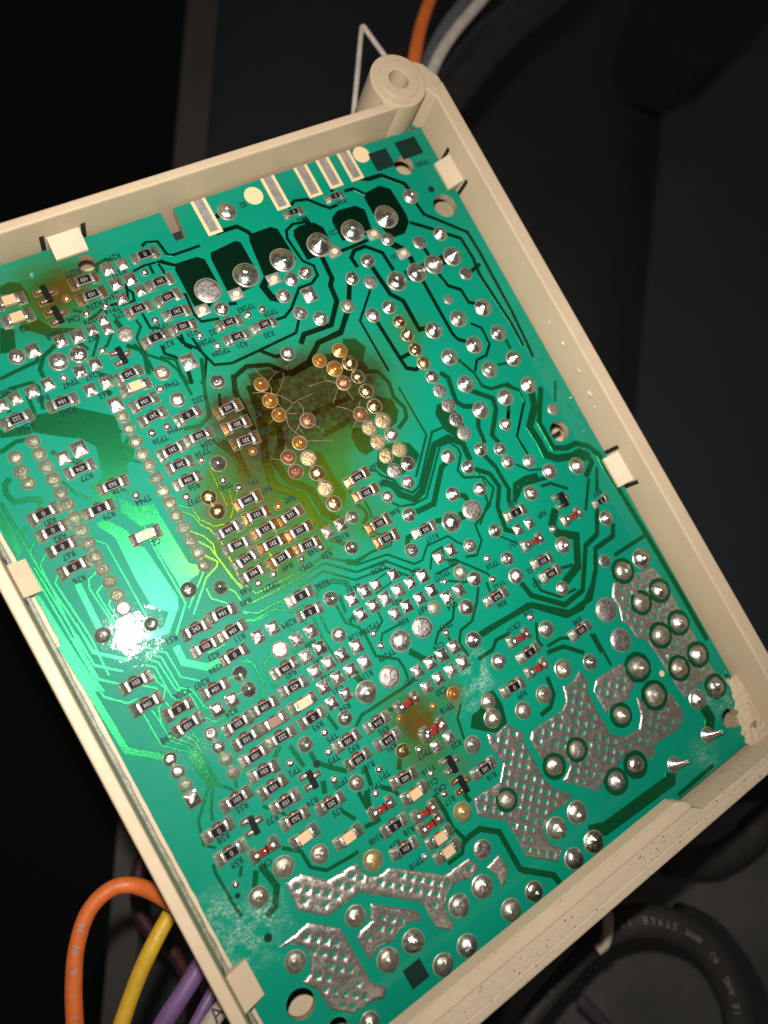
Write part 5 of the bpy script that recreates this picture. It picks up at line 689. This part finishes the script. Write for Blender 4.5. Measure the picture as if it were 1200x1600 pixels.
o2 = link("dust_grains", bm_mesh("dust_grains", sb, DUST), None); o2.location.z = BZ
tag(o2, "loose pale dust grains strewn around the dust heap on the green board", "dust", kind="stuff")
tag(o, "brown dirt smear on the dust at the tray's right corner", "dirt", kind="stuff")
# clear lacquer runs on the right wall and the board edge beside it
for x, y, zz, r in DATA['DRIP']:
    o = link("lacquer_drip", lathe_joint("lacquer_drip", [(1, 0), (.96, .22), (.82, .48), (.6, .68), (.35, .8), (.1, .84)], [LACQB if zz < 1 else LACQ], x + y, .5, (0, 0), 22, 0), board if zz < 1 else case, (x, y, zz), 0, (r * .6, r * .9, r * .5))
    o.rotation_euler = (0, 0, random.uniform(0, 6)) if zz < 1 else (0, -math.pi / 2, 0)

# ------------------------------------------------------------------ wires behind the tray
def wire(name, pts, r, mt, label, cat="wire", group=None, wob=.05):
    o = link(name, tube(name, pts, r, mt, 16, 10, wob), None); o.location.z = BZ
    return tag(o, label, cat, group)
def m_wire(name, base, rough=.45, bs=.25, dust=.35):
    mt, nt, b = new_mat(name); co = coords(nt)
    c = mix_n(nt, mapr(nt, noise_n(nt, co, .35, 5, .6), .3, .7), tuple(x * .72 for x in base), base)
    d = mapr(nt, noise_n(nt, co, 2.2, 7, .8), .56, .72)
    c = mix_n(nt, math_n(nt, 'MULTIPLY', d, dust), c, (0.36, 0.30, 0.24)); L(nt, c, b.inputs['Base Color'])
    L(nt, mapr(nt, noise_n(nt, co, .9, 4), .3, .7, rough * .75, rough * 1.4), b.inputs['Roughness'])
    bump(nt, b, noise_n(nt, co, 1.4, 5, .7), bs, .2); return mt
W = DATA['WIRE']
MW = {'orange': m_wire("orange_insulation", (0.62, 0.13, 0.022)), 'yellow': m_wire("yellow_insulation", (0.62, 0.38, 0.02)), 'purple': m_wire("purple_insulation", (0.17, 0.085, 0.22)), 'beige': m_wire("beige_insulation", (0.50, 0.42, 0.32)), 'white': m_wire("off_white_insulation", (0.55, 0.48, 0.42)), 'grey': m_wire("grey_insulation", (0.10, 0.10, 0.11)), 'black': m_wire("black_insulation", (0.016, 0.016, 0.017), .30, .25, .05), 'dim': m_wire("dull_purple_insulation", (0.05, 0.03, 0.055), .7), 'brown': m_wire("dusty_black_insulation", (0.022, 0.019, 0.016), .6, .25, .25), 'maroon': m_wire("maroon_insulation", (0.07, 0.01, 0.015)), 'red': m_wire("dark_red_insulation", (0.035, 0.005, 0.006))}
WO = {}
for k, (mt, r, pts, label) in W.items():
    WO[k] = wire(k.split('-')[0], pts, r, MW[mt], label, 'cable' if 'cable' in k else 'wire', 'wires and cables behind the housing')
def letter_on(wire_obj, s, pts, r, t0, dt, lk, mt, flip, roll=0.0):
    """lettering printed along the side of a wire that faces the room"""
    Q = spline(pts, 24); Ls = [0]
    for i in range(1, len(Q)): Ls.append(Ls[-1] + (Q[i] - Q[i - 1]).length)
    d = t0
    for ch in s:
        if ch != ' ' and d < Ls[-1]:
            i = max(1, next((k for k in range(len(Ls)) if Ls[k] >= d), len(Ls) - 1))
            q = Q[i]; t = (Q[i] - Q[i - 1]).normalized() * (-1 if flip else 1)
            n = (CAMP - q).normalized(); n = (n - t * n.dot(t)).normalized(); n = Matrix.Rotation(roll, 3, t) @ n
            me = text_mesh(ch, mt, *LK[lk]); o = bpy.data.objects.new("lettering", me); col.objects.link(o); o.parent = wire_obj
            mm = Matrix.Identity(4); mm.col[0][:3] = t; mm.col[1][:3] = n.cross(t); mm.col[2][:3] = n; mm.col[3][:3] = (q + n * (r * 1.03)) * MM
            o.matrix_local = mm
        d += dt
GINK = m_plain("grey_print", (0.20, 0.19, 0.18), .6, var=.3, sc=2, bs=0)
DINK = m_plain("dark_print", (0.05, 0.05, 0.05), .6, var=.3, sc=2, bs=0)
SINK = m_plain("silver_print", (0.36, 0.34, 0.33), .45, metal=.3, var=.4, sc=2, bs=0)
k = 'black_cable-loop'; letter_on(WO[k], "18 AWG  RU  AWM STYLE 10", list(reversed(W[k][2])), W[k][1], DATA['LET'][0], 1.75, 'a', GINK, False)
k = 'beige_wire'; letter_on(WO[k], "AWM", W[k][2], W[k][1], DATA['LET'][1], 3.1, 'b', DINK, False)
k = 'orange_wire-loop'; letter_on(WO[k], "I I I A W M", W[k][2], W[k][1], DATA['LET'][2], 1.7, 'c', SINK, False)

# ------------------------------------------------------------------ the dark cabinet behind
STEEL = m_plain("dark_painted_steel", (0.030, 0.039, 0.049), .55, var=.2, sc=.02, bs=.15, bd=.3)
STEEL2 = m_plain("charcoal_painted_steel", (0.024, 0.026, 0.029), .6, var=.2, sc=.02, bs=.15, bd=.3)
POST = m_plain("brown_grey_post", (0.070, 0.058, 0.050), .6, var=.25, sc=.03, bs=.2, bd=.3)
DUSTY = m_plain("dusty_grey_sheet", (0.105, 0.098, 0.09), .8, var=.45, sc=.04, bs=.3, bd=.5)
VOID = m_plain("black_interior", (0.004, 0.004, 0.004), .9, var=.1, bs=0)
def slab(name, pts, th, mt, label=None, cat=None):
    """a thick sheet through four or more points (mm, board frame)"""
    P = [Vector(p) for p in pts]; n = (P[1] - P[0]).cross(P[2] - P[0]).normalized()
    if n.z < 0: n = -n
    c = len(P); V = P + [p - n * th for p in P]; Fc = [tuple(range(c)), tuple(reversed(range(c, 2 * c)))] + [(i, i + c, (i + 1) % c + c, (i + 1) % c) for i in range(c)]
    o = link(name, mesh(name, V, Fc, mt), None); o.location.z = BZ
    bm = bmesh.new(); bm.from_mesh(o.data); bmesh.ops.recalc_face_normals(bm, faces=bm.faces); bm.to_mesh(o.data); bm.free()
    tag(o, label, cat, None, "structure"); return o
B = DATA['BACK']
slab("cabinet_interior", B['void'], 5, VOID, "black unlit interior of the cabinet on the left", "interior")  # near-black sheet added in place of the unlit depth
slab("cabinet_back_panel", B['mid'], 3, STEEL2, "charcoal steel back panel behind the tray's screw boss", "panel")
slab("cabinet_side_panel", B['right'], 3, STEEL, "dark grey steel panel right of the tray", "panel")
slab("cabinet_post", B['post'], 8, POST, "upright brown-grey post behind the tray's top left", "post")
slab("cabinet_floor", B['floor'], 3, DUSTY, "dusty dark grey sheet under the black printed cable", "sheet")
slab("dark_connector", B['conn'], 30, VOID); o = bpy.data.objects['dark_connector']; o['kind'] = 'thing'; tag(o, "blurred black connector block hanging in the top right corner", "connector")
